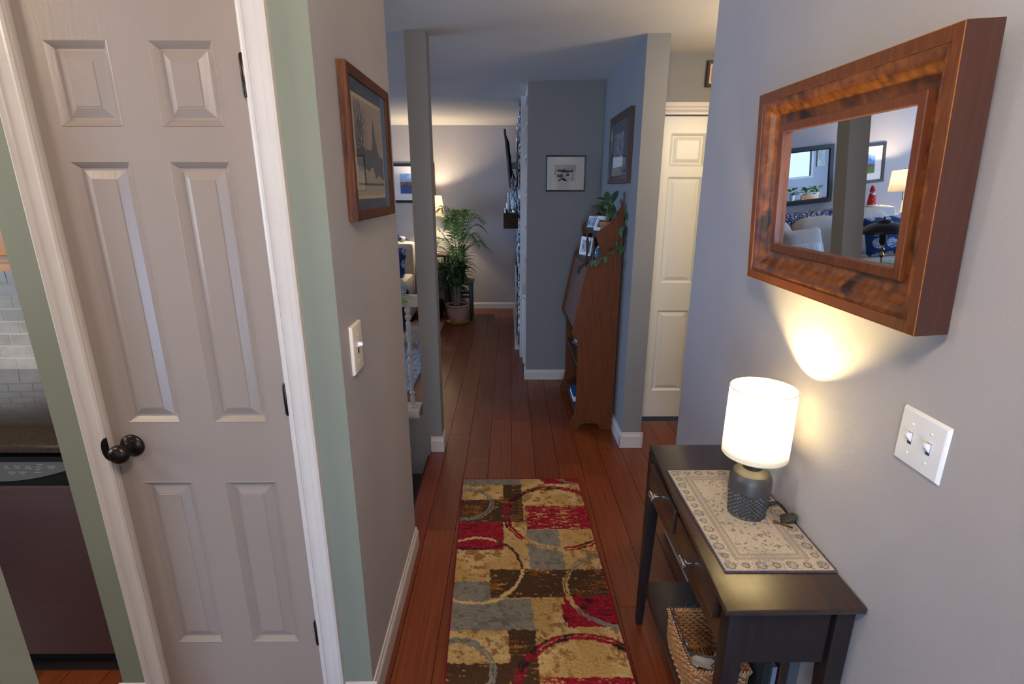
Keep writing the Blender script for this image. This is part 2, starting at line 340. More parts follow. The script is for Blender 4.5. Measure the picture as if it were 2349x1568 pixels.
# ------------------------------------------------------------------ mesh builder
class MB:
    def __init__(s, xf=None):
        s.v = []; s.f = []; s.m = []; s.xf = xf or Matrix.Identity(4)
    def pts(s, P):
        b = len(s.v)
        for p in P: s.v.append(tuple(s.xf @ Vector(p)))
        return b
    def face(s, idx, m=0):
        s.f.append(tuple(idx)); s.m.append(m)
    def box(s, x0, x1, y0, y1, z0, z1, m=0):
        b = s.pts([(x, y, z) for z in (z0, z1) for y in (y0, y1) for x in (x0, x1)])
        for q in ((0, 2, 3, 1), (4, 5, 7, 6), (0, 1, 5, 4), (2, 6, 7, 3), (0, 4, 6, 2), (1, 3, 7, 5)):
            s.face([b + i for i in q], m)
        return s
    def hexa(s, low, high, m=0):
        """frustum between two quads"""
        b = s.pts(list(low) + list(high))
        for q in ((3, 2, 1, 0), (4, 5, 6, 7), (0, 1, 5, 4), (1, 2, 6, 5), (2, 3, 7, 6), (3, 0, 4, 7)):
            s.face([b + i for i in q], m)
        return s
    def prism(s, poly, a0, a1, axis='y', m=0):
        f = {'y': lambda p, a: (p[0], a, p[1]), 'x': lambda p, a: (a, p[0], p[1]), 'z': lambda p, a: (p[0], p[1], a)}[axis]
        n = len(poly)
        b = s.pts([f(p, a0) for p in poly] + [f(p, a1) for p in poly])
        s.face([b + i for i in range(n)][::-1], m); s.face([b + n + i for i in range(n)], m)
        for i in range(n):
            j = (i + 1) % n
            s.face((b + i, b + j, b + n + j, b + n + i), m)
        return s
    def lathe(s, prof, c=(0, 0, 0), seg=24, m=0, axis='z', rad=None):
        rows = []
        for k, (r, z) in enumerate(prof):
            P = []
            for i in range(seg):
                a = 2 * PI * i / seg
                rr = r if rad is None else rad(r, z, a)
                x, y = rr * math.cos(a), rr * math.sin(a)
                q = {'z': (x, y, z), 'y': (x, z, y), 'x': (z, x, y)}[axis]
                P.append((c[0] + q[0], c[1] + q[1], c[2] + q[2]))
            rows.append(s.pts(P))
        for a, b in zip(rows[:-1], rows[1:]):
            for i in range(seg):
                j = (i + 1) % seg
                s.face((a + i, a + j, b + j, b + i), m)
        if prof[0][0] > 1e-6: s.face([rows[0] + i for i in range(seg)][::-1], m)
        if prof[-1][0] > 1e-6: s.face([rows[-1] + i for i in range(seg)], m)
        return s
    def shell(s, prof, c=(0, 0, 0), seg=24, m=0):
        """open lathe without end caps"""
        rows = []
        for r, z in prof:
            rows.append(s.pts([(c[0] + r * math.cos(2 * PI * i / seg), c[1] + r * math.sin(2 * PI * i / seg), c[2] + z) for i in range(seg)]))
        for a, b in zip(rows[:-1], rows[1:]):
            for i in range(seg):
                j = (i + 1) % seg
                s.face((a + i, a + j, b + j, b + i), m)
        return s
    def tube(s, P, r, seg=6, m=0, cap=True):
        P = [Vector(p) for p in P]
        n = len(P)
        rows = []
        up = Vector((0, 0, 1))
        prev = None
        for i in range(n):
            d = (P[min(i + 1, n - 1)] - P[max(i - 1, 0)])
            d = d.normalized() if d.length > 1e-9 else Vector((0, 0, 1))
            if prev is None:
                a = d.cross(up) if abs(d.dot(up)) < 0.95 else d.cross(Vector((1, 0, 0)))
            else:
                a = prev - d * prev.dot(d)
                if a.length < 1e-6: a = d.orthogonal()
            a.normalize(); prev = a
            b = d.cross(a)
            ri = r[i] if isinstance(r, (list, tuple)) else r
            rows.append(s.pts([P[i] + (a * math.cos(2 * PI * k / seg) + b * math.sin(2 * PI * k / seg)) * ri for k in range(seg)]))
        for a, b in zip(rows[:-1], rows[1:]):
            for k in range(seg):
                j = (k + 1) % seg
                s.face((a + k, a + j, b + j, b + k), m)
        if cap:
            s.face([rows[0] + k for k in range(seg)][::-1], m); s.face([rows[-1] + k for k in range(seg)], m)
        return s
    def poly(s, P, m=0):
        b = s.pts(P); s.face(range(b, b + len(P)), m); return s
    def ring(s, W, Hh, prof, m=0):
        """mitred rectangular frame in local x (0..W), y (0..H), z = height; prof = [(inset, height)]"""
        rows = []
        for i, h in prof:
            rows.append(s.pts([(i, i, h), (W - i, i, h), (W - i, Hh - i, h), (i, Hh - i, h)]))
        for a, b in zip(rows[:-1], rows[1:]):
            for k in range(4):
                j = (k + 1) % 4
                s.face((a + k, a + j, b + j, b + k), m)
        return s
    def ellipsoid(s, c, r, seg=16, rings=10, m=0, pw=1.0):
        rows = []
        for k in range(1, rings):
            t = PI * k / rings - PI / 2
            P = []
            for i in range(seg):
                a = 2 * PI * i / seg
                f = lambda q: math.copysign(abs(q) ** pw, q)
                P.append((c[0] + r[0] * f(math.cos(t)) * f(math.cos(a)), c[1] + r[1] * f(math.cos(t)) * f(math.sin(a)), c[2] + r[2] * f(math.sin(t))))
            rows.append(s.pts(P))
        b0 = s.pts([(c[0], c[1], c[2] - r[2])]); b1 = s.pts([(c[0], c[1], c[2] + r[2])])
        for a, b in zip(rows[:-1], rows[1:]):
            for i in range(seg):
                j = (i + 1) % seg
                s.face((a + i, a + j, b + j, b + i), m)
        for i in range(seg):
            j = (i + 1) % seg
            s.face((b0, rows[0] + j, rows[0] + i), m); s.face((b1, rows[-1] + i, rows[-1] + j), m)
        return s

ORG = {}
def raw_mesh(name, mb, mats, org, smooth=True, angle=40, bevel=0.0, recalc=True):
    me = bpy.data.meshes.new(name)
    me.from_pydata([(v[0] - org[0], v[1] - org[1], v[2] - org[2]) for v in mb.v], [], mb.f)
    for k in (mats if isinstance(mats, (list, tuple)) else [mats]): me.materials.append(M[k] if isinstance(k, str) else k)
    if len(me.materials) > 1: me.polygons.foreach_set('material_index', mb.m)
    bm = bmesh.new(); bm.from_mesh(me)
    if bevel:
        bmesh.ops.remove_doubles(bm, verts=bm.verts, dist=1e-6)
        es = [e for e in bm.edges if len(e.link_faces) == 2 and e.calc_face_angle(0) > 0.6]
        bmesh.ops.bevel(bm, geom=es, offset=bevel, segments=2, affect='EDGES', profile=0.6)
    if recalc: bmesh.ops.recalc_face_normals(bm, faces=bm.faces)
    bm.to_mesh(me); bm.free()
    if smooth:
        me.polygons.foreach_set('use_smooth', [True] * len(me.polygons))
        me.set_sharp_from_angle(angle=math.radians(angle))
    return me

def tagit(o, label=None, cat=None, group=None, kind=None):
    if label: o['label'] = label
    if cat: o['category'] = cat
    if group: o['group'] = group
    if kind: o['kind'] = kind
    return o

def mk(name, mb, mats, parent=None, label=None, cat=None, group=None, kind=None, origin=None, **kw):
    if parent is not None: org = ORG[parent]
    elif origin is not None: org = origin
    else:
        a = np.array(mb.v); lo, hi = a.min(0), a.max(0)
        org = (float(lo[0] + hi[0]) / 2, float(lo[1] + hi[1]) / 2, float(lo[2]))
    me = raw_mesh(name, mb, mats, org, **kw)
    o = bpy.data.objects.new(name, me); C.objects.link(o)
    if parent is not None: o.parent = parent
    else: o.location = org
    ORG[o] = tuple(org)
    return tagit(o, label, cat, group, kind)

def thing(name, loc, label, cat, group=None, kind=None):
    o = bpy.data.objects.new(name, None); C.objects.link(o)
    o.location = loc; o.empty_display_size = 0.05
    ORG[o] = tuple(loc)
    return tagit(o, label, cat, group, kind)

def inst(name, mesh, parent, loc, scale=(1, 1, 1), rot=None):
    o = bpy.data.objects.new(name, mesh); C.objects.link(o)
    o.parent = parent
    og = ORG[parent]
    o.location = (loc[0] - og[0], loc[1] - og[1], loc[2] - og[2])
    o.scale = scale
    if rot is not None: o.rotation_euler = rot
    ORG[o] = tuple(loc)
    return o

def struct(name, mb, mats, label, cat, parent=None, **kw):
    return mk(name, mb, mats, parent, label, cat, None, 'structure', **kw)

def basis(o, ex, ey, ez):
    m = Matrix.Identity(4)
    for i, e in enumerate((ex, ey, ez)):
        for k in range(3): m[k][i] = e[k]
    for k in range(3): m[k][3] = o[k]
    return m

# ------------------------------------------------------------------ room shell
CEIL = 2.44
XL, XR = -0.447, 0.79
YP = 1.325          # pantry front
YC = 3.07           # column and knee wall front
mb = MB()
mb.box(-0.5, 2.6, -2.2, 7.31, -0.06, -0.010)
mb.box(-6.5, -0.5, YC + 0.01, 7.31, -0.06, -0.010)
mb.box(-6.5, -0.5, -2.2, 2.13, -0.06, -0.010)
floor = struct('floor', mb, 'floor_base', 'dark red cherry wood plank floor of hall and living room', 'floor', smooth=False)
ub = raw_mesh('plank', MB().box(0, 1, 0, 1, 0, 1), 'floor', (0, 0, 0), smooth=False)
def plank(x0, x1, y0, y1, zt=0.0):
    inst('plank', ub, floor, (x0 + 0.0012, y0 + 0.0010, zt - 0.010), (x1 - x0 - 0.0024, y1 - y0 - 0.0020, 0.010))
PW = 0.1435
rngp = random.Random(11)
known = {0: 3.316, 1: 3.0, 2: 3.566, 3: 2.3, 4: 3.9, 5: 2.9, 6: 2.762, 7: 3.1, 8: 2.45}
for k in range(-43, 16):
    x0 = -0.415 + k * PW; x1 = x0 + PW
    if x1 > 2.6: continue
    segs = []
    if x0 < -0.45:        # left of the nosing board: kitchen floor and living floor
        segs.append((YC + 0.012, 7.31)); 
        if x0 > -2.4 and x1 < -0.4: segs.append((-0.4, 1.46 if x1 < -1.26 else (YP if x1 > -1.26 else YP)))
    else:
        segs.append((-0.4, 7.31 if x0 < 0.12 else (4.41 if x1 < 0.76 else 3.52)))
    for a, b in segs:
        if b - a < 0.1: continue
        if x0 < -1.45 or (a < 0 and x0 < -0.45):
            cuts = [a, b] if b - a < 3 else [a, (a + b) / 2 + rngp.uniform(-.4, .4), b]
        else:
            cuts = [a]
            y = known.get(k, a + rngp.uniform(0.4, 1.3))
            ys = [y]
            q = y
            while q > a: q -= rngp.uniform(1.0, 1.5); ys.append(q)
            q = y
            while q < b: q += rngp.uniform(1.0, 1.5); ys.append(q)
            cuts = [a] + sorted(t for t in ys if a + 0.15 < t < b - 0.15) + [b]
        xx0 = max(x0, -6.5)
        for c0, c1 in zip(cuts[:-1], cuts[1:]): plank(xx0, x1, c0, c1)
for c0, c1 in ((-0.4, 0.62), (0.62, 1.98), (1.98, 2.135)): plank(XL, -0.4155, c0, c1)
mk('nosing', MB().box(-0.512, -0.4155, 2.135, YC + 0.0, -0.03, 0.0005), 'nosing', floor, bevel=0.004, label='brighter red nosing board at the head of the stairs')

mb = MB().box(-6.6, 2.7, -2.3, 7.4, CEIL, CEIL + 0.06)
struct('ceiling', mb, 'ceil', 'plain pale painted ceiling over hall and living room', 'ceiling', smooth=False)

# left hall wall with the pantry front (grey hall side, sage pantry side)
mb = MB().box(-0.598, XL, YP + 0.001, 2.13, 0, CEIL)
w = struct('wall_left', mb, 'wall', 'grey hall wall on the left that carries the oak framed picture', 'wall', smooth=False)
mb = MB()
mb.box(-0.600, XL, YP, YP + 0.0012, 0, CEIL)
mb.box(-1.262, -1.125, YP, YP + 0.10, 0, CEIL)
mb.box(-1.125, -0.600, YP, YP + 0.10, 2.085, CEIL)
mb.box(-1.262, -1.20, YP + 0.10, 2.105, 0, CEIL)
wp = struct('wall_pantry', mb, 'sage', 'sage green wall around the narrow pantry door', 'wall', smooth=False)
mk('back_lining', MB().box(-1.2, -0.6, 1.9, 1.95, 0, CEIL), 'slot', wp, smooth=False)

# long wall behind the kitchen and the stairs, with a window near its far end
mb = MB()
WX0, WX1, WZ0, WZ1 = -5.42, -3.95, 1.24, 2.06
Y0, Y1 = 2.105, 2.13
mb.box(WX1, -0.60, Y0, Y1, -1.6, CEIL)
mb.box(-6.5, WX0, Y0, Y1, 0, CEIL)
mb.box(WX0, WX1, Y0, Y1, 0, WZ0)
mb.box(WX0, WX1, Y0, Y1, WZ1, CEIL)
struct('wall_kitchen', mb, 'wall', 'long grey wall behind kitchen counter and stairs', 'wall', smooth=False)
win = thing('window_1', ((WX0 + WX1) / 2, Y1, WZ0), 'white framed window seen in the far black framed wall mirror', 'window', kind='structure')
mk('window_frame', MB(basis((WX0 - 0.05, Y1 + 0.002, WZ0 - 0.05), (1, 0, 0), (0, 0, 1), (0, 1, 0))).ring(WX1 - WX0 + 0.1, WZ1 - WZ0 + 0.1, [(0, 0), (0, 0.02), (0.05, 0.025), (0.05, -0.05)]), 'trim', win, smooth=False)
mk('pane', MB().box(WX0, WX1, Y1 - 0.02, Y1 - 0.016, WZ0, WZ1), 'clear', win, smooth=False)

mb = MB().box(XR, 0.90, -2.2, 2.228, 0, CEIL)
mb.box(0.90, 2.6, 2.12, 2.228, 0, CEIL)
struct('wall_right', mb, 'wall', 'pale grey hall wall on the right behind console table and veneered mirror', 'wall', smooth=False)
mb = MB().box(0.741, 0.867, 3.12, 4.53, 0, CEIL)
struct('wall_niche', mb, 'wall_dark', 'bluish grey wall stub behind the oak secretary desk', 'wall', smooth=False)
mb = MB().box(0.15, 0.741, 4.41, 4.53, 0, CEIL)
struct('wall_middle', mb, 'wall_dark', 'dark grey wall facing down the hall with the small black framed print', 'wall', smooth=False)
mb = MB().box(-6.5, 0.6, 7.31, 7.40, 0, CEIL)
struct('wall_far', mb, 'wall', 'grey far wall of the living room behind sofa and palm', 'wall', smooth=False)
mb = MB().box(0.46, 0.56, 4.53, 7.31, 0, CEIL)
struct('wall_chimney', mb, 'wall', 'wall behind the fireplace and white bookcase', 'wall', smooth=False)
# closet wall of the side hall
mb = MB()
DX0, DX1, DZ = 0.945, 1.705, 2.09
mb.box(0.867, DX0, 3.52, 3.60, 0, CEIL); mb.box(DX1, 2.6, 3.52, 3.60, 0, CEIL); mb.box(DX0, DX1, 3.52, 3.60, DZ, CEIL)
mb.box(2.55, 2.6, 2.228, 3.52, 0, CEIL)
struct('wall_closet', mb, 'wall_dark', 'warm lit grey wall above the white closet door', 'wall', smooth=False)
# living room window wall
mb = MB()
mb.box(-6.55, -6.5, 2.1, 3.6, 0, CEIL); mb.box(-6.55, -6.5, 6.2, 7.4, 0, CEIL); mb.box(-6.55, -6.5, 3.6, 6.2, 0, 0.75); mb.box(-6.55, -6.5, 3.6, 6.2, 2.15, CEIL)
struct('wall_living', mb, 'wall', 'living room side wall with a wide window opening', 'wall', smooth=False)
# wall end between the hall and the kitchen, nearest the camera
mb = MB().box(-1.04, -0.927, -2.2, 0.8, 0, CEIL)
struct('wall_near', mb, 'sage', 'pale wall end nearest the camera at the lower edge before the dishwasher', 'wall', smooth=False)
mb = MB().box(-3.5, -3.45, -2.2, 0.0, 0, CEIL).box(-3.5, -3.45, 1.15, 2.105, 0, CEIL).box(-3.5, -3.45, 0.0, 1.15, 0, 1.05).box(-3.5, -3.45, 0.0, 1.15, 2.05, CEIL)
struct('wall_side', mb, 'sage', 'sage kitchen side wall with a window opening', 'wall', smooth=False)
# column at the head of the stairs with its knee wall
mb = MB().box(-0.549, -0.4356, YC, YC + 0.113, -1.6, CEIL)
mb.box(-3.6, -0.549, YC, YC + 0.113, -1.6, 0.252)
struct('wall_column', mb, 'wall_dark', 'square grey column with low knee wall at the head of the stairs', 'column', smooth=False)

# stairs going down to the left
st = thing('stairs', (-1.2, 2.6, -1.0), 'dark wooden stairs going down between left wall and column', 'stairs', kind='structure')
for k in range(7):
    x1 = -0.512 - 0.26 * k + (0.0 if k else 0.0)
    mk('tread', MB().box(x1 - 0.285, x1, 2.135, YC - 0.002, -0.165 * (k + 1) - 0.03, -0.165 * (k + 1)), 'tread', st, smooth=False)
    mk('riser', MB().box(x1 - 0.02, x1, 2.135, YC - 0.002, -0.165 * (k + 1), -0.165 * k - 0.031), 'tread', st, smooth=False)

# baseboards: stepped profile along a straight run
BP = [(0, 0), (0.013, 0), (0.013, 0.074), (0.010, 0.082), (0.0065, 0.086), (0.005, 0.098), (0, 0.100)]
def baseboard(name, p, q, nrm, label, parent=None, hgt=0.100, end0=True):
    p = Vector((*p, 0)); q = Vector((*q, 0)); n = Vector((*nrm, 0))
    mb = MB()
    k = hgt / 0.1
    b = mb.pts([p + n * a + Vector((0, 0, h * k)) for a, h in BP]); c = mb.pts([q + n * a + Vector((0, 0, h * k)) for a, h in BP])
    m_ = len(BP)
    for i in range(m_):
        j = (i + 1) % m_
        mb.face((b + i, b + j, c + j, c + i))
    mb.face([b + i for i in range(m_)][::-1]); mb.face([c + i for i in range(m_)])
    return mb
def bb(name, runs, label, hgt=0.1):
    allm = MB()
    for r in runs:
        m_ = baseboard('', *r, label, hgt=hgt)
        o = len(allm.v); allm.v += m_.v; allm.f += [tuple(i + o for i in f) for f in m_.f]; allm.m += m_.m
    return struct(name, allm, 'trim', label, 'baseboard', smooth=False)
bb('baseboard_left', [((XL, YP - 0.013), (XL, 2.14), (1, 0))], 'white baseboard along the grey left hall wall', 0.098)
bb('baseboard_pantry', [((-0.536, YP), (XL + 0.013, YP), (0, -1))], 'short white baseboard piece between pantry casing and hall corner', 0.098)
bb('baseboard_kitchen', [((-1.275, YP), (-1.186, YP), (0, -1)), ((-1.262, YP), (-1.262, 1.43), (-1, 0))], 'short white baseboard piece left of the pantry door', 0.098)
bb('baseboard_right', [((XR, -2.2), (XR, 2.228), (-1, 0))], 'white baseboard behind the console table')
bb('baseboard_column', [((-0.507, YC), (-0.4226, YC), (0, -1)), ((-0.4356, YC - 0.0), (-0.4356, YC + 0.113), (1, 0))], 'white baseboard wrapped around the foot of the column', 0.105)
bb('baseboard_niche', [((0.741, 3.107), (0.741, 4.41), (-1, 0)), ((0.728, 3.12), (0.88, 3.12), (0, -1)), ((0.867, 3.107), (0.867, 3.52), (1, 0))], 'white baseboard around the bluish wall stub beside the desk', 0.108)
bb('baseboard_middle', [((0.15, 4.41), (0.728, 4.41), (0, -1)), ((0.15, 4.397), (0.15, 4.53), (-1, 0))], 'white baseboard below the dark grey wall', 0.092)
bb('baseboard_far', [((-6.5, 7.31), (0.09, 7.31), (0, -1))], 'white baseboard along the far living room wall', 0.09)

# door casings
def casing(name, xi, xo, y, z1, label, extra=None):
    """vertical moulded casing between inner edge xi and outer edge xo, projecting toward -y"""
    s = 1 if xo > xi else -1
    wd = abs(xo - xi)
    prof = [(0, 0), (0, 0.010), (0.006, 0.013), (0.012, 0.0125), (0.013, 0.009), (0.040, 0.012), (0.041, 0.015), (0.046, 0.019), (wd - 0.006, 0.021), (wd, 0.017), (wd, 0)]
    poly = [(xi + s * a, y - h) for a, h in prof]
    mb = MB().prism(poly, 0, z1, 'z')
    if extra: extra(mb)
    return struct(name, mb, 'trim', label, 'trim', angle=25)
casing('trim_1', -0.603, -0.537, YP, 2.15, 'white moulded casing on the hinge side of the pantry door')
casing('trim_2', -1.118, -1.175, YP, 2.15, 'white moulded casing on the knob side of the pantry door')
mb = MB()
mb.box(-0.608, -0.600, YP - 0.002, YP + 0.10, 0, 2.085); mb.box(-1.125, -1.116, YP - 0.002, YP + 0.10, 0, 2.085)
struct('trim_3', mb, 'trim', 'thin white jamb lining inside the pantry doorway', 'trim', smooth=False)

# six panel doors
def panel_door(name, x0, x1, z0, z1, yf, th, rects, material, label):
    """leaf facing -y; every panel is a part of its own: sticking, field and raised centre"""
    xs = sorted({x0, x1, *[r[0] for r in rects], *[r[1] for r in rects]}); zs = sorted({z0, z1, *[r[2] for r in rects], *[r[3] for r in rects]})
    mb = MB()
    for xa, xb in zip(xs[:-1], xs[1:]):
        for za, zb in zip(zs[:-1], zs[1:]):
            cx, cz = (xa + xb) / 2, (za + zb) / 2
            if any(r[0] < cx < r[1] and r[2] < cz < r[3] for r in rects): continue
            mb.poly([(xa, yf, za), (xb, yf, za), (xb, yf, zb), (xa, yf, zb)])
    for za, zb, xa, xb in ((z0, z1, x0, x0), (z0, z1, x1, x1)):
        mb.poly([(xa, yf, za), (xa, yf + th, za), (xa, yf + th, zb), (xa, yf, zb)])
    mb.poly([(x0, yf, z1), (x1, yf, z1), (x1, yf + th, z1), (x0, yf + th, z1)]); mb.poly([(x0, yf, z0), (x1, yf, z0), (x1, yf + th, z0), (x0, yf + th, z0)])
    mb.poly([(x0, yf + th, z0), (x1, yf + th, z0), (x1, yf + th, z1), (x0, yf + th, z1)])
    d = struct(name, mb, material, label, 'door', smooth=False)
    for a, b, c, e in rects:
        p = MB(basis((a, yf, c), (1, 0, 0), (0, 0, 1), (0, -1, 0)))
        W, Hh = b - a, e - c
        prof = [(0, 0), (0.002, 0.0015), (0.006, -0.002), (0.014, -0.009), (0.016, -0.0115), (0.021, -0.0115), (0.041, -0.0035), (0.0435, -0.0035), (0.0445, -0.002)]
        p.ring(W, Hh, prof)
        i = prof[-1][0]
        p.poly([(i, i, -0.002), (W - i, i, -0.002), (W - i, Hh - i, -0.002), (i, Hh - i, -0.002)])
        mk('panel', p, material, d, angle=18)
    return d
ZR = [(1.786, 1.970), (1.020, 1.709), (0.252, 0.834)]
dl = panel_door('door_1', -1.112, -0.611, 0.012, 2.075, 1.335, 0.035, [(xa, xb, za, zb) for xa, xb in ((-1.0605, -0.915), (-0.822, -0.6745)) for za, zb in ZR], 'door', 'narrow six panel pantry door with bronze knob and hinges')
for hz in (1.895, 1.092, 0.297):
    h = MB().lathe([(0.0045, -0.046), (0.0062, -0.042), (0.0062, -0.041), (0.0068, -0.040), (0.0068, 0.040), (0.0062, 0.041), (0.0062, 0.043), (0.004, 0.047)], (-0.6095, 1.326, hz), 14)
    for t in (-0.024, -0.008, 0.008, 0.024): h.lathe([(0.0072, t - 0.0006), (0.0072, t + 0.0006)], (-0.6095, 1.326, hz), 14)
    h.box(-0.6085, -0.603, 1.326, 1.337, hz - 0.043, hz + 0.043)
    mk('hinge', h, 'bronze', dl)
KX, KZ = -1.062, 0.951
kb = MB().lathe([(0.0, -0.001), (0.033, -0.001), (0.033, -0.005), (0.030, -0.009), (0.018, -0.012), (0.0125, -0.015), (0.0105, -0.022), (0.0105, -0.036), (0.0150, -0.041), (0.0240, -0.046), (0.0272, -0.053), (0.0268, -0.060), (0.0220, -0.067), (0.0120, -0.0705), (0.0, -0.071)], (KX, 1.335, KZ), 32, axis='y')
mk('knob', kb, 'bronze', dl, label='round oil rubbed bronze knob with rosette')
mk('strike_plate', MB(basis((-1.1205, YP - 0.0135, KZ), (1, 0, 0), (0, 0, 1), (0, -1, 0))).prism([(0.006 - 0.017 * math.sin(PI * i / 14), 0.034 * math.cos(PI * i / 14)) for i in range(15)], -0.003, 0.0035, 'z'), 'bronze', dl, label='dark half round strike plate on the jamb')

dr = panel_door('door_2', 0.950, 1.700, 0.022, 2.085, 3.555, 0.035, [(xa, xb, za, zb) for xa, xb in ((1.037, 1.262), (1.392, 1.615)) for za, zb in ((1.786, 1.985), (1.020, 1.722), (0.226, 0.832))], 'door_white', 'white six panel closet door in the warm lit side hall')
mb = MB()
mb.prism([(3.52, 2.09), (3.506, 2.09), (3.504, 2.102), (3.508, 2.108), (3.503, 2.116), (3.503, 2.130), (3.498, 2.136), (3.498, 2.160), (3.52, 2.163)], 0.885, 1.765, 'x')
mb.box(1.70, 1.765, 3.503, 3.52, 0, 2.09)
mb.box(0.885, 0.95, 3.503, 3.52, 0, 2.09)
mb.box(0.945, 0.950, 3.51, 3.60, 0, 2.09)
struct('trim_4', mb, 'trim', 'white moulded head casing above the closet door', 'trim', smooth=False)

# ------------------------------------------------------------------ kitchen beyond the pantry
kx0, kx1 = -3.0, -1.27
bs = struct('wall_backsplash', MB().box(kx0, -1.27, 2.098, 2.1048, 0.905, 1.36), 'grout', 'grey subway tile backsplash above the dark counter', 'backsplash', smooth=False)
tw, th_ = 0.1065, 0.0525
tm = raw_mesh('tile', MB().box(0, tw - 0.0048, -0.0012, 0.001, 0, th_ - 0.0042), 'tile', (0, 0, 0), smooth=False, bevel=0.0006)
for r in range(9):
    z = 0.9115 + r * th_
    if z > 1.34: break
    off = (0.0 if r % 2 == 0 else tw / 2)
    for k in range(8):
        x = -2.395 + off + k * tw
        if x + tw > -1.28: break
        inst('tile', tm, bs, (x, 2.098, z))
mk('countertop', MB().box(kx0, -1.272, 1.405, 2.097, 0.888, 0.912), 'granite', None, 'dark polished stone countertop over the dishwasher', 'countertop', bevel=0.005)
dw = thing('dishwasher', (-1.58, 1.72, 0.0), 'brown steel dishwasher with black control panel under the dark counter', 'dishwasher')
mk('door', MB().box(-1.878, -1.276, 1.428, 1.46, 0.105, 0.762), 'steel_dark', dw, bevel=0.006)
mk('body', MB().box(-1.87, -1.284, 1.461, 2.06, 0.10, 0.872), 'black', dw, smooth=False)
mk('toe_kick', MB().box(-1.87, -1.284, 1.50, 1.52, 0.005, 0.10), 'black', dw, smooth=False)
mk('control_panel', MB().box(-1.878, -1.276, 1.430, 1.46, 0.765, 0.862), mat('matt_black_panel', (.008, .008, .009), .7, spec=.2), dw, bevel=0.004)
arc = [(-1.87, 0.842)] + [(-1.83 + 0.52 * t, 0.842 - 0.062 * (1 - (2 * t - 1) ** 2) - 0.0) for t in [i / 24 for i in range(25)]] + [(-1.285, 0.842)]
arc = [(-1.287 - 0.58 * (i / 28), 0.846 - 0.066 * math.sin(PI * i / 28) ** 0.85) for i in range(29)]
mk('control_lens', MB().prism(arc, 1.4265, 1.4302, 'y'), 'panel_grey', dw, label='grey arched button panel')
def lettering(txt, x, z, size, parent, y=1.4262):
    cu = bpy.data.curves.new('lettering', 'FONT'); cu.body = txt; cu.size = size; cu.align_x = 'CENTER'; cu.align_y = 'CENTER'; cu.extrude = 0.0002
    cu.resolution_u = 2
    tmp = bpy.data.objects.new('lettering_tmp', cu); C.objects.link(tmp)
    bpy.context.view_layer.update()
    me = bpy.data.meshes.new_from_object(tmp.evaluated_get(bpy.context.evaluated_depsgraph_get()))
    bpy.data.objects.remove(tmp); bpy.data.curves.remove(cu)
    me.materials.clear(); me.materials.append(M['letter'])
    o = bpy.data.objects.new('lettering', me); C.objects.link(o); o.parent = parent
    og = ORG[parent]
    o.location = (x - og[0], y - og[1], z - og[2]); o.rotation_euler = (PI / 2, 0, 0)
    return o
for txt, x, z, s in (('Pots\n& Pans', -1.535, 0.8295, .0065), ('Speed\nWash', -1.501, 0.8295, .0065), ('Rinse\n& Hold', -1.470, 0.8285, .0065), ('Hi-Temp\nWash', -1.524, 0.8095, .0062), ('No-Heat\nDry', -1.492, 0.8095, .0062),
                     ('Washing', -1.432, 0.8385, .0055), ('Drying', -1.437, 0.8300, .0055), ('Clean', -1.442, 0.8215, .0055), ('Sanitized', -1.444, 0.8120, .0055), ('START', -1.398, 0.8305, .0085), ('Cancel', -1.400, 0.8245, .0055)):
    lettering(txt, x, z, s, dw)
cb = thing('upper_cabinet', (-2.2, 1.94, 1.36), 'honey oak upper cabinet above the tiled backsplash', 'cabinet')
mk('body', MB().box(-2.9, -1.275, 1.79, 2.097, 1.405, 2.2), 'cab_oak', cb, smooth=False)
mk('bottom_rail', MB().box(-2.9, -1.275, 1.80, 1.84, 1.372, 1.405), 'cab_oak', cb, smooth=False)
for k in range(3):
    x0 = -2.88 + k * 0.53
    mk('door', MB().box(x0, x0 + 0.51, 1.765, 1.789, 1.43, 2.18), 'cab_oak', cb, bevel=0.004)
lc = thing('lower_cabinet', (-2.4, 1.75, 0), 'honey oak base cabinet left of the dishwasher', 'cabinet')
mk('body', MB().box(-2.98, -1.885, 1.46, 2.09, 0.09, 0.874), 'cab_oak', lc, smooth=False)
mk('door', MB().box(-2.4, -1.89, 1.435, 1.459, 0.12, 0.85), 'cab_oak', lc, bevel=0.004)
mk('door', MB().box(-2.95, -2.42, 1.435, 1.459, 0.12, 0.85), 'cab_oak', lc, bevel=0.004)
mk('toe_kick', MB().box(-2.97, -1.89, 1.5, 1.52, 0.0, 0.09), 'black', lc, smooth=False)

# ------------------------------------------------------------------ framed pictures
def frame(name, o, ex, ey, ez, W, Hh, band, depth, fm, label, board, cat='picture', inset=None, glass=True, prof=None, part='frame'):
    """o = lower left outer corner on the front plane; ez points to the viewer"""
    xf = basis(o, ex, ey, ez)
    c = xf @ Vector((W / 2, 0, -depth))
    t = thing(name, tuple(c), label, cat)
    p = prof or [(0, -depth), (0, -0.003), (0.003, 0), (band * 0.6, -0.001), (band, -0.005), (band, -0.012)]
    mk(part, MB(xf).ring(W, Hh, p), fm, t, angle=30)
    mk('mount_board', MB(xf).box(band * 0.5, W - band * 0.5, band * 0.5, Hh - band * 0.5, -0.016, -0.012), board, t, smooth=False)
    if glass: mk('glass', MB(xf).box(band - 0.001, W - band + 0.001, band - 0.001, Hh - band + 0.001, -0.0085, -0.0075), 'pane', t, smooth=False)
    return t, xf
def sheet(t, xf, name, x0, x1, y0, y1, m, h=-0.0118):
    return mk(name, MB(xf).box(x0, x1, y0, y1, h - 0.0004, h), m, t, smooth=False)

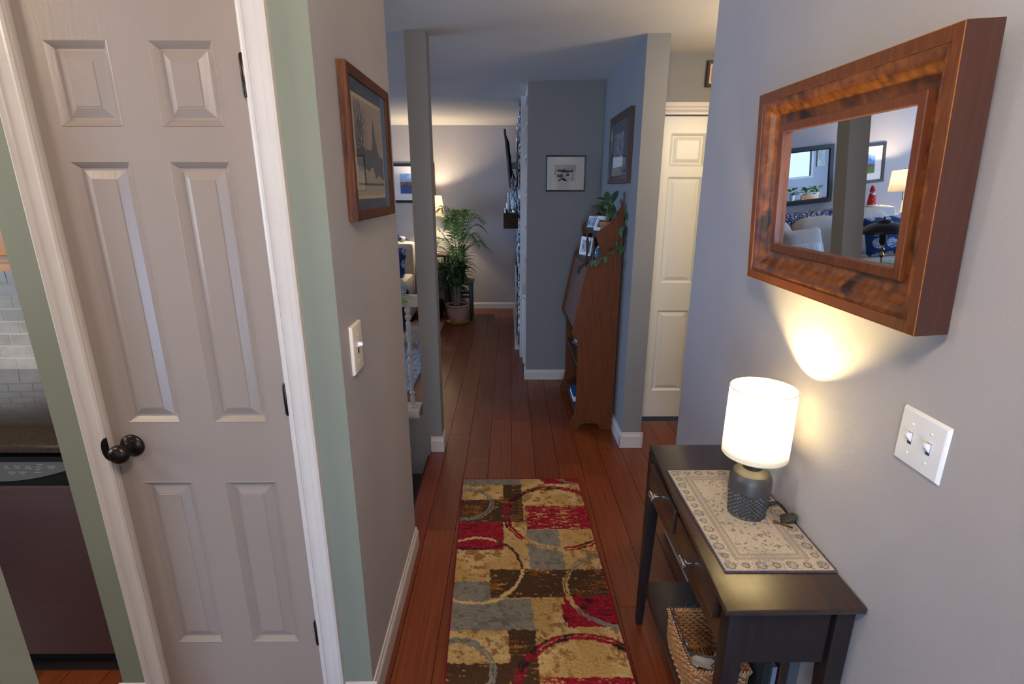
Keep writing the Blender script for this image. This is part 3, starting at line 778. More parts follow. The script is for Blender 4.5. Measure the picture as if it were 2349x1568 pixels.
# left hall picture: winter church print
t, xf = frame('framed_print', (-0.4195, 1.492, 1.558), (0, 1, 0), (0, 0, 1), (1, 0, 0), 0.492, 0.408, 0.027, 0.026, 'oak',
              'oak framed print of bare trees and a church spire on the left hall wall', 'mat_slate')
sheet(t, xf, 'print_border', 0.062, 0.402, 0.058, 0.345, 'print_cream')
x0, x1, y0, y1 = 0.074, 0.392, 0.068, 0.333
sheet(t, xf, 'print_sky', x0, x1, y0 + 0.085, y1, 'print_sepia', -0.0113)
sheet(t, xf, 'print_snowfield', x0, x1, y0, y0 + 0.0852, 'print_snow', -0.0113)
pr = MB(xf)
hz = -0.0109
def strip(mb, P, w0, w1, z=hz):
    n = len(P)
    A = []; B = []
    for i, p in enumerate(P):
        d = Vector(P[min(i + 1, n - 1)]) - Vector(P[max(i - 1, 0)]); d.normalize()
        w_ = w0 + (w1 - w0) * i / (n - 1)
        A.append((p[0] - d.y * w_, p[1] + d.x * w_, z)); B.append((p[0] + d.y * w_, p[1] - d.x * w_, z))
    mb.poly(A + B[::-1])
rg = random.Random(3)
for (bx, h0, tops) in ((0.150, 0.055, 5), (0.128, 0.09, 4), (0.112, 0.085, 4), (0.092, 0.09, 3)):
    strip(pr, [(bx + 0.004, y0 + h0 - 0.02), (bx, y0 + 0.14), (bx - 0.006, y1 - 0.01)], 0.006 if bx > 0.14 else 0.004, 0.002)
    for k in range(tops * 2):
        ya = y0 + 0.11 + 0.012 * k + rg.uniform(0, .01); sgn = 1 if k % 2 else -1
        xe = min(max(bx + sgn * rg.uniform(.02, .06), x0 + .002), x1 - .01)
        strip(pr, [(bx - 0.002, ya), ((bx + xe) / 2, ya + 0.012), (xe, min(ya + rg.uniform(.025, .06), y1 - .004))], 0.0016, 0.0006)
mk('print_trees', pr, 'ink', t, smooth=False, kind='stuff')
pc = MB(xf)
pc.poly([(x0, y0 + 0.085, hz - 0.0002), (x0, y0 + 0.128, hz - 0.0002), (0.15, y0 + 0.135, hz - 0.0002), (0.25, y0 + 0.133, hz - 0.0002), (0.272, y0 + 0.19, hz - 0.0002), (0.288, y0 + 0.232, hz - 0.0002), (0.302, y0 + 0.175, hz - 0.0002), (0.345, y0 + 0.12, hz - 0.0002), (0.392, y0 + 0.115, hz - 0.0002), (0.392, y0 + 0.045, hz - 0.0002), (0.33, y0 + 0.06, hz - 0.0002), (0.28, y0 + 0.05, hz - 0.0002), (0.25, y0 + 0.085, hz - 0.0002), (0.2, y0 + 0.07, hz - 0.0002), (0.15, y0 + 0.08, hz - 0.0002)])
pc.poly([(x0, y0 + 0.03, hz - 0.0002), (0.392, y0 + 0.028, hz - 0.0002), (0.392, y0 + 0.036, hz - 0.0002), (x0, y0 + 0.036, hz - 0.0002)])
mk('print_church', pc, 'ink_mid', t, smooth=False)

# print on the bluish niche wall
t, xf = frame('framed_print', (0.709, 3.925, 1.678), (0, -1, 0), (0, 0, 1), (-1, 0, 0), 0.61, 0.435, 0.052, 0.030, 'walnut',
              'dark walnut framed print hanging above the oak desk', 'mat_dark',
              prof=[(0, -0.030), (0, -0.006), (0.006, 0), (0.018, 0), (0.022, -0.004), (0.040, -0.007), (0.052, -0.013), (0.052, -0.018)])
sheet(t, xf, 'print_sheet', 0.13, 0.44, 0.105, 0.315, 'photo_bw')
sheet(t, xf, 'print_snowfield', 0.13, 0.44, 0.105, 0.17, 'mat_white', -0.0113)
pm = MB(xf)
for xx in (0.15, 0.19, 0.22, 0.30, 0.345, 0.39): strip(pm, [(xx, 0.17), (xx + 0.004, 0.24), (xx, 0.305)], 0.004, 0.0015)
mk('print_trees', pm, 'ink', t, smooth=False, kind='stuff')

# print on the dark middle wall: village in snow
t, xf = frame('framed_print', (0.295, 4.392, 1.624), (1, 0, 0), (0, 0, 1), (0, -1, 0), 0.323, 0.278, 0.011, 0.017, 'black',
              'small black framed print with red barns in snow on the dark grey wall', 'mat_cream')
sheet(t, xf, 'print_sky', 0.074, 0.246, 0.155, 0.207, mat('print_winter_sky', (0.30, 0.29, 0.27), 0.9))
sheet(t, xf, 'print_snowfield', 0.074, 0.246, 0.078, 0.155, mat('print_pale_snow', (0.50, 0.45, 0.42), 0.9, col2=(0.38, 0.35, 0.34), nscale=60))
pm = MB(xf); hz2 = -0.0112
rg = random.Random(5)
P = [(0.095, 0.152, hz2)] + [(0.095 + i * 0.006, 0.158 + rg.uniform(0, .016), hz2) for i in range(22)] + [(0.228, 0.150, hz2), (0.16, 0.146, hz2)]
pm.poly(P)
strip(pm, [(0.217, 0.083), (0.219, 0.14), (0.216, 0.195)], 0.003, 0.001, hz2)
strip(pm, [(0.105, 0.082), (0.135, 0.10), (0.165, 0.085)], 0.006, 0.003, hz2); strip(pm, [(0.14, 0.10), (0.155, 0.09), (0.17, 0.082)], 0.009, 0.004, hz2)
strip(pm, [(0.076, 0.13), (0.082, 0.15), (0.078, 0.17)], 0.004, 0.001, hz2)
mk('print_trees', pm, 'ink', t, smooth=False, kind='stuff')
pm = MB(xf)
pm.poly([(0.094, 0.115, hz2), (0.094, 0.128, hz2), (0.115, 0.14, hz2), (0.14, 0.132, hz2), (0.14, 0.112, hz2), (0.118, 0.104, hz2)])
pm.poly([(0.165, 0.122, hz2), (0.166, 0.133, hz2), (0.18, 0.141, hz2), (0.193, 0.131, hz2), (0.193, 0.121, hz2)])
mk('print_barns', pm, mat('print_barn_red', (0.11, 0.04, 0.035), 0.9), t, smooth=False, kind='stuff')

# small picture in the side hall above the closet door
t, xf = frame('framed_print', (1.208, 3.497, 2.245), (1, 0, 0), (0, 0, 1), (0, -1, 0), 0.20, 0.145, 0.018, 0.020, 'walnut', 'small dark framed picture high above the closet door', 'mat_cream', glass=False)
sheet(t, xf, 'print_sheet', 0.03, 0.17, 0.03, 0.115, mat('amber_print', (0.35, 0.20, 0.06), 0.9))

# far living room wall: lake photograph, second photograph and the big mirror
t, xf = frame('framed_photograph', (-1.600, 7.290, 1.461), (1, 0, 0), (0, 0, 1), (0, -1, 0), 0.612, 0.505, 0.036, 0.02, 'black', 'black framed photograph of a blue lake and autumn shore partly behind the column', 'mat_white')
sheet(t, xf, 'photo_sky', 0.144, 0.470, 0.265, 0.378, 'photo_sky')
sheet(t, xf, 'photo_water', 0.144, 0.470, 0.120, 0.235, 'photo_water')
sheet(t, xf, 'photo_shore', 0.144, 0.470, 0.232, 0.270, 'photo_autumn', -0.0113)
t, xf = frame('framed_photograph', (-3.550, 7.290, 1.255), (1, 0, 0), (0, 0, 1), (0, -1, 0), 0.56, 0.505, 0.04, 0.02, 'black', 'black framed photograph of a green field, seen in the hall mirror beside a linen lamp', 'mat_white')
sheet(t, xf, 'photo_sky', 0.13, 0.43, 0.24, 0.37, 'photo_sky')
sheet(t, xf, 'photo_field', 0.13, 0.43, 0.125, 0.20, 'green_photo')
sheet(t, xf, 'photo_shore', 0.13, 0.43, 0.20, 0.242, 'photo_autumn')
xf = basis((-2.862, 7.285, 1.073), (1, 0, 0), (0, 0, 1), (0, -1, 0))
t = thing('wall_mirror', (-2.30, 7.30, 1.073), 'big black framed mirror above the sofa, seen in the hall mirror', 'mirror')
mk('frame', MB(xf).ring(1.13, 0.74, [(0, -0.024), (0, 0), (0.05, 0.004), (0.062, -0.008), (0.062, -0.015)]), 'black', t, angle=30)
mk('mirror_glass', MB(xf).box(0.055, 1.075, 0.055, 0.685, -0.018, -0.012), 'mirror', t, smooth=False)

# ------------------------------------------------------------------ veneered hall mirror, leaning off the right wall
A = Vector((0.687, 0, 1.890)); B = Vector((0.715, 0, 1.396))
up = (A - B).normalized(); nrm = Vector((-up.z, 0, up.x))
W, Hh = 0.671, 0.4955
xf = basis((A.x, 0.882, A.z), (0, 1, 0), tuple(-up), tuple(nrm))
t = thing('veneer_mirror', (0.77, 1.2175, 1.396), 'wide mahogany veneered mirror leaning off the right hall wall', 'mirror')
mk('outer_edge', MB(xf).ring(W, Hh, [(0.004, -0.064), (0, -0.060), (0, -0.001)]), 'mahog_side', t, angle=20)
mk('outer_band', MB(xf).ring(W, Hh, [(0, -0.001), (0.001, 0), (0.0225, 0), (0.023, -0.003)]), 'mahog_x', t, angle=20)
mk('inlay_line', MB(xf).ring(W, Hh, [(0.0, -0.0008), (0.0, 0.0003), (0.0011, 0.0003), (0.0011, -0.0002)]), mat('pale_inlay', (0.30, 0.11, 0.025), 0.4), t, smooth=False)
og = [(0.023 + 0.059 * i / 14, -0.003 - 0.029 * (0.5 - 0.5 * math.cos(PI * (i / 14) ** 0.9)) + 0.005 * math.sin(PI * i / 14 * 1.0) * (1 - i / 14)) for i in range(15)]
mk('ogee_moulding', MB(xf).ring(W, Hh, og), 'mahog_o', t, angle=50)
mk('inner_band', MB(xf).ring(W, Hh, [(0.082, -0.032), (0.083, -0.022), (0.085, -0.0205), (0.103, -0.0215), (0.104, -0.034)]), 'mahog_x', t, angle=20)
mk('mirror_glass', MB(xf).box(0.098, W - 0.098, 0.098, Hh - 0.098, -0.040, -0.034), 'mirror', t, smooth=False)
mk('back_board', MB(xf).box(0.03, W - 0.03, 0.03, Hh - 0.03, -0.060, -0.0405), 'mahog_side', t, smooth=False)

# ------------------------------------------------------------------ light switches
sp = thing('light_switch', (XR, 0.896, 1.121), 'white double toggle switch plate on the right wall', 'switch')
xf = basis((XR, 0.838, 1.121), (0, 1, 0), (0, 0, 1), (-1, 0, 0))
mk('plate', MB(xf).hexa([(0, 0, 0), (0.116, 0, 0), (0.116, 0.116, 0), (0, 0.116, 0)], [(0.005, 0.005, 0.0065), (0.111, 0.005, 0.0065), (0.111, 0.111, 0.0065), (0.005, 0.111, 0.0065)]), 'white_plastic', sp, bevel=0.0015)
for cx in (0.035, 0.081):
    mk('toggle_slot', MB(xf).box(cx - 0.005, cx + 0.005, 0.046, 0.070, 0.0063, 0.0068), 'slot', sp, smooth=False)
    mk('toggle', MB(xf).hexa([(cx - 0.0045, 0.050, 0.006), (cx + 0.0045, 0.050, 0.006), (cx + 0.0045, 0.069, 0.006), (cx - 0.0045, 0.069, 0.006)], [(cx - 0.0033, 0.064, 0.0175), (cx + 0.0033, 0.064, 0.0175), (cx + 0.0033, 0.071, 0.0165), (cx - 0.0033, 0.071, 0.0165)]), 'white_plastic', sp, bevel=0.0008)
    for cy in (0.028, 0.088):
        mk('screw', MB(xf).lathe([(0.0032, 0.006), (0.0032, 0.0072), (0.002, 0.0082), (0, 0.0084)], (cx, cy, 0), 10), 'white_plastic', sp)
sp = thing('dimmer_switch', (XL, 1.452, 1.13), 'single ivory slide dimmer plate on the left hall wall', 'switch')
xf = basis((XL, 1.402, 1.130), (0, 1, 0), (0, 0, 1), (1, 0, 0))
mk('plate', MB(xf).hexa([(0, 0, 0), (0.098, 0, 0), (0.098, 0.146, 0), (0, 0.146, 0)], [(0.004, 0.004, 0.009), (0.094, 0.004, 0.009), (0.094, 0.142, 0.009), (0.004, 0.142, 0.009)]), 'ivory_plastic', sp, bevel=0.002)
mk('toggle', MB(xf).hexa([(0.042, 0.076, 0.009), (0.056, 0.076, 0.009), (0.056, 0.090, 0.009), (0.042, 0.090, 0.009)], [(0.044, 0.081, 0.024), (0.054, 0.081, 0.024), (0.054, 0.089, 0.022), (0.044, 0.089, 0.022)]), 'white_plastic', sp, bevel=0.001)
mk('toggle_slot', MB(xf).box(0.043, 0.055, 0.056, 0.074, 0.0088, 0.0094), 'slot', sp, smooth=False)
for cy in (0.034, 0.112): mk('screw', MB(xf).lathe([(0.0032, 0.0085), (0.0032, 0.0097), (0, 0.0105)], (0.049, cy, 0), 10), 'white_plastic', sp)

# ------------------------------------------------------------------ woven textiles as coloured grids
def vnoise(nx, ny, cx, cy, seed):
    r = np.random.RandomState(seed)
    g = r.rand(int(ny / cy) + 3, int(nx / cx) + 3)
    X = np.arange(nx) / cx; Y = np.arange(ny) / cy
    xi = X.astype(int); yi = Y.astype(int); fx = X - xi; fy = Y - yi
    fx = fx * fx * (3 - 2 * fx); fy = fy * fy * (3 - 2 * fy)
    a = g[np.ix_(yi, xi)]; b = g[np.ix_(yi, xi + 1)]; c = g[np.ix_(yi + 1, xi)]; d = g[np.ix_(yi + 1, xi + 1)]
    return (a * (1 - fx) + b * fx) * (1 - fy)[:, None] + (c * (1 - fx) + d * fx) * fy[:, None]
def textile(name, col, P00, P10, P01, P11, z0, z1, material, hgt=None):
    """flat cloth with a per vertex weave colour; col[row, column], corners given on the floor plane"""
    ny, nx = col.shape[:2]
    u = np.linspace(0, 1, nx)[None, :, None]; v = np.linspace(0, 1, ny)[:, None, None]
    P = (np.array(P00) * (1 - u) * (1 - v) + np.array(P10) * u * (1 - v) + np.array(P01) * (1 - u) * v + np.array(P11) * u * v)
    Z = np.full((ny, nx, 1), z1) + (0 if hgt is None else hgt[:, :, None])
    V = np.concatenate([P, Z], 2).reshape(-1, 3)
    i = np.arange(nx * ny).reshape(ny, nx)
    Fq = np.stack([i[:-1, :-1], i[:-1, 1:], i[1:, 1:], i[1:, :-1]], -1).reshape(-1, 4)
    # side skirt
    per = np.concatenate([i[0, :], i[1:, -1], i[-1, -2::-1], i[-2:0:-1, 0]])
    nb = len(V); Vs = V[per].copy(); Vs[:, 2] = z0
    V = np.concatenate([V, Vs]); n = len(per); k = np.arange(n); k2 = (k + 1) % n
    Fs = np.stack([per[k], nb + k, nb + k2, per[k2]], -1)
    Fa = np.concatenate([Fq, Fs])
    org = V.mean(0); org[2] = z0
    V = V - org
    me = bpy.data.meshes.new(name)
    me.vertices.add(len(V)); me.vertices.foreach_set('co', V.astype(np.float32).ravel())
    me.loops.add(Fa.size); me.loops.foreach_set('vertex_index', Fa.astype(np.int32).ravel())
    me.polygons.add(len(Fa)); me.polygons.foreach_set('loop_start', (np.arange(len(Fa)) * 4).astype(np.int32))
    me.update(calc_edges=True)
    cc = np.concatenate([col.reshape(-1, 3), col.reshape(-1, 3)[per]])
    ca = me.color_attributes.new('Col', 'FLOAT_COLOR', 'POINT')
    ca.data.foreach_set('color', np.concatenate([cc, np.ones((len(cc), 1))], 1).astype(np.float32).ravel())
    me.materials.append(material)
    o = bpy.data.objects.new(name, me); C.objects.link(o); o.location = org
    ORG[o] = tuple(org)
    return o

# runner: distressed blocks and rings, repeating along its length
WR, LR = 0.67, 1.85
nx, ny = 190, 520
U = np.linspace(0, WR, nx)[None, :] * np.ones((ny, 1)); Vv = np.linspace(0, LR, ny)[:, None] * np.ones((1, nx))
Uj = U + (vnoise(nx, ny, 3, 3, 1) - .5) * 0.010; Vj = Vv + (vnoise(nx, ny, 3, 3, 2) - .5) * 0.010
tan, tan2, brn = np.array(lin('#ae8850')), np.array(lin('#c2a26c')), np.array(lin('#7a4a1c'))
gry, gry2 = np.array(lin('#7d7468')), np.array(lin('#69624f'))
dbr, red, red2, blk = np.array(lin('#47301f')), np.array(lin('#7d1020')), np.array(lin('#94202a')), np.array(lin('#2a1a18'))
n1 = vnoise(nx, ny, 7, 7, 3); n2 = vnoise(nx, ny, 3, 2.2, 4); n3 = vnoise(nx, ny, 1.6, 1.6, 5); n4 = vnoise(nx, ny, 26, 30, 6); nst = vnoise(nx, ny, 9, 1.6, 7)
mott = 0.5 * n1 + 0.3 * n2 + 0.35 * n3 + 0.35 * n4
def mix(a, b, t): return a * (1 - t[..., None]) + b * t[..., None]
sm = lambda x, a, b: np.clip((x - a) / (b - a), 0, 1)
TAN = mix(mix(np.broadcast_to(tan, (ny, nx, 3)), np.broadcast_to(tan2, (ny, nx, 3)), sm(n4, .3, .7)), np.broadcast_to(brn, (ny, nx, 3)), sm(mott, .78, .98) * .85)
GRY = mix(np.broadcast_to(gry, (ny, nx, 3)), np.broadcast_to(gry2, (ny, nx, 3)), sm(n1 * .6 + n2 * .5, .55, .8))
DBR = mix(np.broadcast_to(dbr, (ny, nx, 3)), np.broadcast_to(brn, (ny, nx, 3)), sm(nst * .5 + n4 * .4 + n3 * .25, .70, .78))
DBR = mix(DBR, np.broadcast_to(tan, (ny, nx, 3)), sm(nst * .45 + n2 * .35 + n3 * .35, .84, .90))
RED = mix(np.broadcast_to(red, (ny, nx, 3)), np.broadcast_to(red2, (ny, nx, 3)), sm(n2, .3, .8))
REDT = mix(RED, np.broadcast_to(tan, (ny, nx, 3)), sm(nst * .6 + n3 * .3 + n4 * .25, .70, .78))
REDK = mix(RED, np.broadcast_to(blk, (ny, nx, 3)), sm(nst * .55 + n4 * .5, .72, .80))
col = TAN.copy()
PER = 1.027
def blk_(c, u0, v0, u1, v1):
    for s in (-1, 0, 1):
        m_ = (Uj >= u0) & (Uj <= u1) & (Vj >= v0 + s * PER) & (Vj <= v1 + s * PER)
        col[m_] = c[m_]
blk_(GRY, -1, 0.0, .335, .058); blk_(DBR, .232, .058, .335, .417); blk_(DBR, -1, .217, .335, .417); blk_(REDK, .452, -.06, 1, .030); blk_(GRY, .56, .030, 1, .055)
blk_(REDT, .345, .275, 1, .477); blk_(REDK, -1, .418, .226, .630); blk_(GRY, .338, .478, .498, .762)
blk_(GRY, -1, .837, .162, .939); blk_(DBR, .162, .763, 1, .930); blk_(GRY, -1, .938, .334, 1.097); blk_(REDK, .467, .922, 1, 1.085)
def ring_(cu, cv, r, wd, cols, gap=0.0, seed=0):
    nz = (vnoise(nx, ny, 14, 14, 20 + seed) - .5) * 0.008
    for s in (-1, 0, 1):
        d = np.hypot(Uj - cu, Vj - cv - s * PER) - r + nz
        m_ = np.abs(d) < wd / 2
        if gap: m_ &= ~(np.abs(d - 0.002) < gap * np.clip(vnoise(nx, ny, 30, 30, 40 + seed), 0, 1))
        cols(m_, np.arctan2(Vv - cv - s * PER, Uj - cu), d)
def rc_red(m_, a, d):
    c = mix(RED, np.broadcast_to(blk, (ny, nx, 3)), sm(n1 * .6 + n4 * .5, .66, .76))
    k = m_ & ~((a > 1.55) & (a < 2.35)); col[k] = c[k]
    k = m_ & (a > 1.55) & (a < 2.35); col[k] = TAN[k]
def rc_gry(m_, a, d): col[m_] = GRY[m_]
def rc_c(m_, a, d):
    k = m_ & (a > -1.1) & (a < 0.05); col[k] = DBR[k]
    k = m_ & ((a >= 0.05) | (a <= -1.1)); col[k] = np.broadcast_to(tan2, (ny, nx, 3))[k]
def rc_d(m_, a, d):
    k = m_ & ((a > -2.6) & (a < 2.5)); col[k] = GRY[k]
    k = m_ & ~((a > -2.6) & (a < 2.5)); col[k] = TAN[k]
ring_(.505, .362, .262, .031, rc_red, .004, 1); ring_(.035, .255, .136, .026, rc_gry, .006, 2); ring_(.096, .752, .208, .016, rc_c, 0, 3); ring_(.69, .881, .205, .022, rc_d, .004, 4)
edge = (U < .006) | (U > WR - .006) | (Vv < .006)
col[edge] = red
col = col * (0.88 + 0.24 * n3[..., None])
hg = (n3 - .5) * 0.003
M['runner'] = mat_attr('runner_pile', 0.95, 0.6, 420)
yr0, yr1 = 2.714, 2.714 - LR
xl_ = lambda y: -.274 + .048 * (2.711 - y) / 1.321
xr_ = lambda y: .403 + .035 * (2.711 - y) / 1.321
o = textile('runner_rug', col, (xl_(yr0), yr0), (xr_(yr0), yr0), (xl_(yr1), yr1), (xr_(yr1), yr1), 0.001, 0.010, M['runner'], hg)
tagit(o, 'hall runner rug with distressed tan, grey and red blocks and rings', 'rug')

# console runner cloth: pale ground, bordered with vines
nx, ny = 188, 316
Wm, Lm = 0.272, 0.470
U = np.linspace(0, Wm, nx)[None, :] * np.ones((ny, 1)); Vv = np.linspace(0, Lm, ny)[:, None] * np.ones((1, nx))
a0, a1, a2 = np.array(lin('#b9ad9c')), np.array(lin('#8f8a8c')), np.array(lin('#4f4f5c'))
n1 = vnoise(nx, ny, 6, 6, 61); n2 = vnoise(nx, ny, 2.4, 2.4, 62); n3 = vnoise(nx, ny, 1.5, 1.5, 63); n4 = vnoise(nx, ny, 40, 40, 64)
col = mix(np.broadcast_to(a0, (ny, nx, 3)), np.broadcast_to(np.array(lin('#a99f97')), (ny, nx, 3)), sm(n4, .3, .7))
DK = np.broadcast_to(a2, (ny, nx, 3)); MD = np.broadcast_to(a1, (ny, nx, 3))
dist = np.minimum(np.minimum(U, Wm - U), np.minimum(Vv, Lm - Vv))
inner = dist > .062
fl = sm(n1 * .55 + n2 * .5, .66, .74) * inner
col = mix(col, DK, fl * .75)
col = mix(col, MD, sm(n2 * .6 + n3 * .5, .66, .8) * inner * .5)
for d0 in (.043, .047, .058, .062):
    k = np.abs(dist - d0) < .0011
    col[k] = a2 * .6 + a0 * .4
k = (dist > .048) & (dist < .057)
col = mix(col, DK, (np.sin((U + Vv) * 900) > .2) * k * .45)
# rosettes and tendrils in the border
def ros(cu, cv, r):
    global col
    d = np.hypot(U - cu, Vv - cv); a = np.arctan2(Vv - cv, U - cu)
    rr = r * (1 + .10 * np.sin(8 * a))
    col = mix(col, DK, (np.abs(d - rr) < .0016) * .85)
    col = mix(col, DK, (d < rr * .72) * (np.sin(d * 2400) > -.1) * .55)
    col = mix(col, np.broadcast_to(a0, (ny, nx, 3)), (d < r * .2) * 1.0)
c = 0.022
for i, v in enumerate(np.arange(c, Lm, .0355)):
    for cu in (c, Wm - c): ros(cu, v, .0082 if i % 2 else .0115)
for i, u in enumerate(np.arange(c + .038, Wm - .04, .038)):
    for cv in (c, Lm - c): ros(u, cv, .0115 if i % 2 else .0082)
bord = (dist > .006) & (dist < .042)
col = mix(col, DK, bord * sm(np.abs(n1 - .5) * -1 + .06, 0, .03) * .45)
col = mix(col, DK, bord * sm(n2 * .6 + n3 * .5, .72, .82) * .5)
k = dist < .003
col[k] = np.array(lin('#4c4a5a')) * (0.7 + .6 * n3[k][:, None])
M['mat_cloth'] = mat_attr('woven_cloth', 0.95, 0.35, 900)
o = textile('table_runner', col, (.513, 1.510), (.783, 1.510), (.517, 1.038), (.787, 1.038), 0.7625, 0.7665, M['mat_cloth'])
tagit(o, 'pale woven oriental table mat on the dark console table', 'mat')

# ------------------------------------------------------------------ console table
ct = thing('console_table', (0.64, 1.305, 0), 'dark espresso console table with two drawers under the mirror', 'table')
mk('table_top', MB().prism([(0.506, 1.692), (0.787, 1.692), (0.787, 0.926), (0.474, 0.922)], 0.747, 0.762, 'z'), 'espresso', ct, bevel=0.003)
def leg(x0, x1, y0, y1, dx, dy):
    """square leg tapering on its two inner faces"""
    xb0, xb1 = (x0, x1 - 0.018) if dx > 0 else (x0 + 0.018, x1)
    yb0, yb1 = (y0, y1 - 0.018) if dy > 0 else (y0 + 0.018, y1)
    m_ = MB().box(x0, x1, y0, y1, 0.57, 0.7468)
    m_ = MB().hexa([(xb0, yb0, 0), (xb1, yb0, 0), (xb1, yb1, 0), (xb0, yb1, 0)], [(x0, y0, 0.56), (x1, y0, 0.56), (x1, y1, 0.56), (x0, y1, 0.56)])
    o_ = len(m_.v)
    m_.pts([(x0, y0, .7468), (x1, y0, .7468), (x1, y1, .7468), (x0, y1, .7468)])
    m_.f = [f for f in m_.f if set(f) != {4, 5, 6, 7}]; m_.m = [0] * len(m_.f)
    for q in ((0, 1), (1, 2), (2, 3), (3, 0)): m_.face((4 + q[0], 4 + q[1], o_ + q[1], o_ + q[0]))
    m_.face((o_, o_ + 1, o_ + 2, o_ + 3))
    return m_
for nm, a in (('leg', (.494, .536, .942, .984, 1, 1)), ('leg', (.500, .542, 1.632, 1.674, 1, -1)), ('leg', (.735, .777, .942, .984, -1, 1)), ('leg', (.735, .777, 1.632, 1.674, -1, -1))):
    mk(nm, leg(*a), 'espresso_z', ct, bevel=0.002)
mk('front_apron', MB().box(.504, .520, .984, 1.632, .588, .7468), 'espresso', ct, smooth=False)
mk('end_apron', MB().box(.536, .727, .950, .966, .588, .7468), 'espresso_z', ct, smooth=False)
mk('end_apron', MB().box(.536, .735, 1.650, 1.666, .588, .7468), 'espresso_z', ct, smooth=False)
mk('back_apron', MB().box(.760, .774, .984, 1.632, .588, .7468), 'espresso', ct, smooth=False)
mk('shelf', MB().box(.512, .765, .960, 1.655, .180, .200), 'espresso', ct, bevel=0.002)
for ya, yb in ((1.010, 1.300), (1.328, 1.600)):
    d = mk('drawer', MB().box(.486, .503, ya, yb, .656, .738), 'espresso', ct, bevel=0.002)
    yc, zc = (ya + yb) / 2, .696
    hd = MB()
    hd.box(.452, .462, yc - .020, yc + .020, zc - .006, zc + .010)
    hd.box(.461, .483, yc - .008, yc + .008, zc - .002, zc + .006)
    mk('pull', hd, 'chrome', d, bevel=0.0015)

# ------------------------------------------------------------------ table lamp
LX, LY, LZ = 0.672, 1.279, 0.7668
tl = thing('table_lamp', (LX, LY, LZ), 'lit table lamp with white drum shade and charcoal ceramic base', 'lamp')
prof = [(0.0555, 0.079), (0.0555, 0.108), (0.0535, 0.118), (0.0475, 0.130), (0.038, 0.138), (0.028, 0.142), (0.0245, 0.143)]
lb = MB().shell(prof, (LX, LY, LZ), 64)
lb.shell([(0.0, 0.0), (0.044, 0.0), (0.0502, 0.004)], (LX, LY, LZ), 64)
NC, NR = 44, 12          # studded lower half: a lattice of small four sided pyramids
def lv(i, j):
    t_ = j / NR
    r_ = 0.0505 + 0.006 * min(t_ * 1.2, 1) - (0.0 if (i + j) % 2 else 0.0045)
    if j in (0, NR): r_ = 0.0502 if j == 0 else 0.0555
    a = 2 * PI * i / NC
    return (LX + r_ * math.cos(a), LY + r_ * math.sin(a), LZ + 0.004 + 0.075 * t_)
gi = [[lb.pts([lv(i, j)]) for i in range(NC)] for j in range(NR + 1)]
for j in range(NR + 1):
    for i in range(NC):
        if (i + j) % 2 == 0: continue
        L_, R_ = gi[j][(i - 1) % NC], gi[j][(i + 1) % NC]
        if j < NR: lb.face((L_, gi[j][i], gi[j + 1][i])); lb.face((gi[j][i], R_, gi[j + 1][i]))
        if j > 0: lb.face((gi[j][i], L_, gi[j - 1][i])); lb.face((R_, gi[j][i], gi[j - 1][i]))
mk('base', lb, 'ceramic_grey', tl, angle=22)
mk('neck', MB().lathe([(0.0255, 0.142), (0.0265, 0.144), (0.0265, 0.160), (0.024, 0.162), (0.010, 0.163)], (LX, LY, LZ), 32), mat('lamp_neck_metal', (0.06, 0.055, 0.05), 0.3, 0.6), tl)
zs0, zs1 = 0.186, 0.375
R0, R1 = 0.0845, 0.0830
mk('lamp_shade', MB().shell([(R0, zs0), (R1, zs1)], (LX, LY, LZ), 72), 'lamp_shade', tl)
rim = mat('shade_rim_tape', (0.52, 0.46, 0.34), 0.8)
mk('shade_rim', MB().shell([(R1 - 0.0014, zs1 - 0.001), (R1 + 0.0008, zs1 - 0.001), (R1 + 0.0008, zs1 + 0.001), (R1 - 0.0014, zs1 + 0.001), (R1 - 0.0014, zs1 - 0.001)], (LX, LY, LZ), 72), rim, tl)
mk('shade_rim', MB().shell([(R0 - 0.0014, zs0 - 0.0006), (R0 + 0.0008, zs0 - 0.0006), (R0 + 0.0008, zs0 + 0.0006), (R0 - 0.0014, zs0 + 0.0006), (R0 - 0.0014, zs0 - 0.0006)], (LX, LY, LZ), 72), rim, tl)
bulb_m = mat('warm_bulb', (1, .9, .7), 0.5, emit=(1.0, 0.78, 0.38), emit_s=12.0)
mk('bulb', MB().lathe([(0.010, 0.277), (0.0125, 0.284), (0.0130, 0.298), (0.011, 0.311), (0.005, 0.317), (0, 0.318)], (LX, LY, LZ), 20), bulb_m, tl)
mk('bulb_light_block', MB().lathe([(0.010, 0.163), (0.013, 0.215), (0.020, 0.235), (0.033, 0.268), (0.034, 0.276), (0, 0.277)], (LX, LY, LZ), 24), 'white_plastic', tl)  # opaque cone added below the bulb to block direct light onto the mat
sp_ = MB()
for k in range(3):
    a = 2 * PI * k / 3 + .4
    sp_.tube([(LX + .012 * math.cos(a), LY + .012 * math.sin(a), LZ + .182), (LX + (R0 - .002) * math.cos(a), LY + (R0 - .002) * math.sin(a), LZ + zs0 + .004)], .0012, 5)
mk('shade_spider', sp_, 'chrome', tl)
lampl = light('table_lamp_bulb', 'POINT', (LX, LY, LZ + 0.299), 105.0, (1.0, 0.77, 0.34), 0.0165)

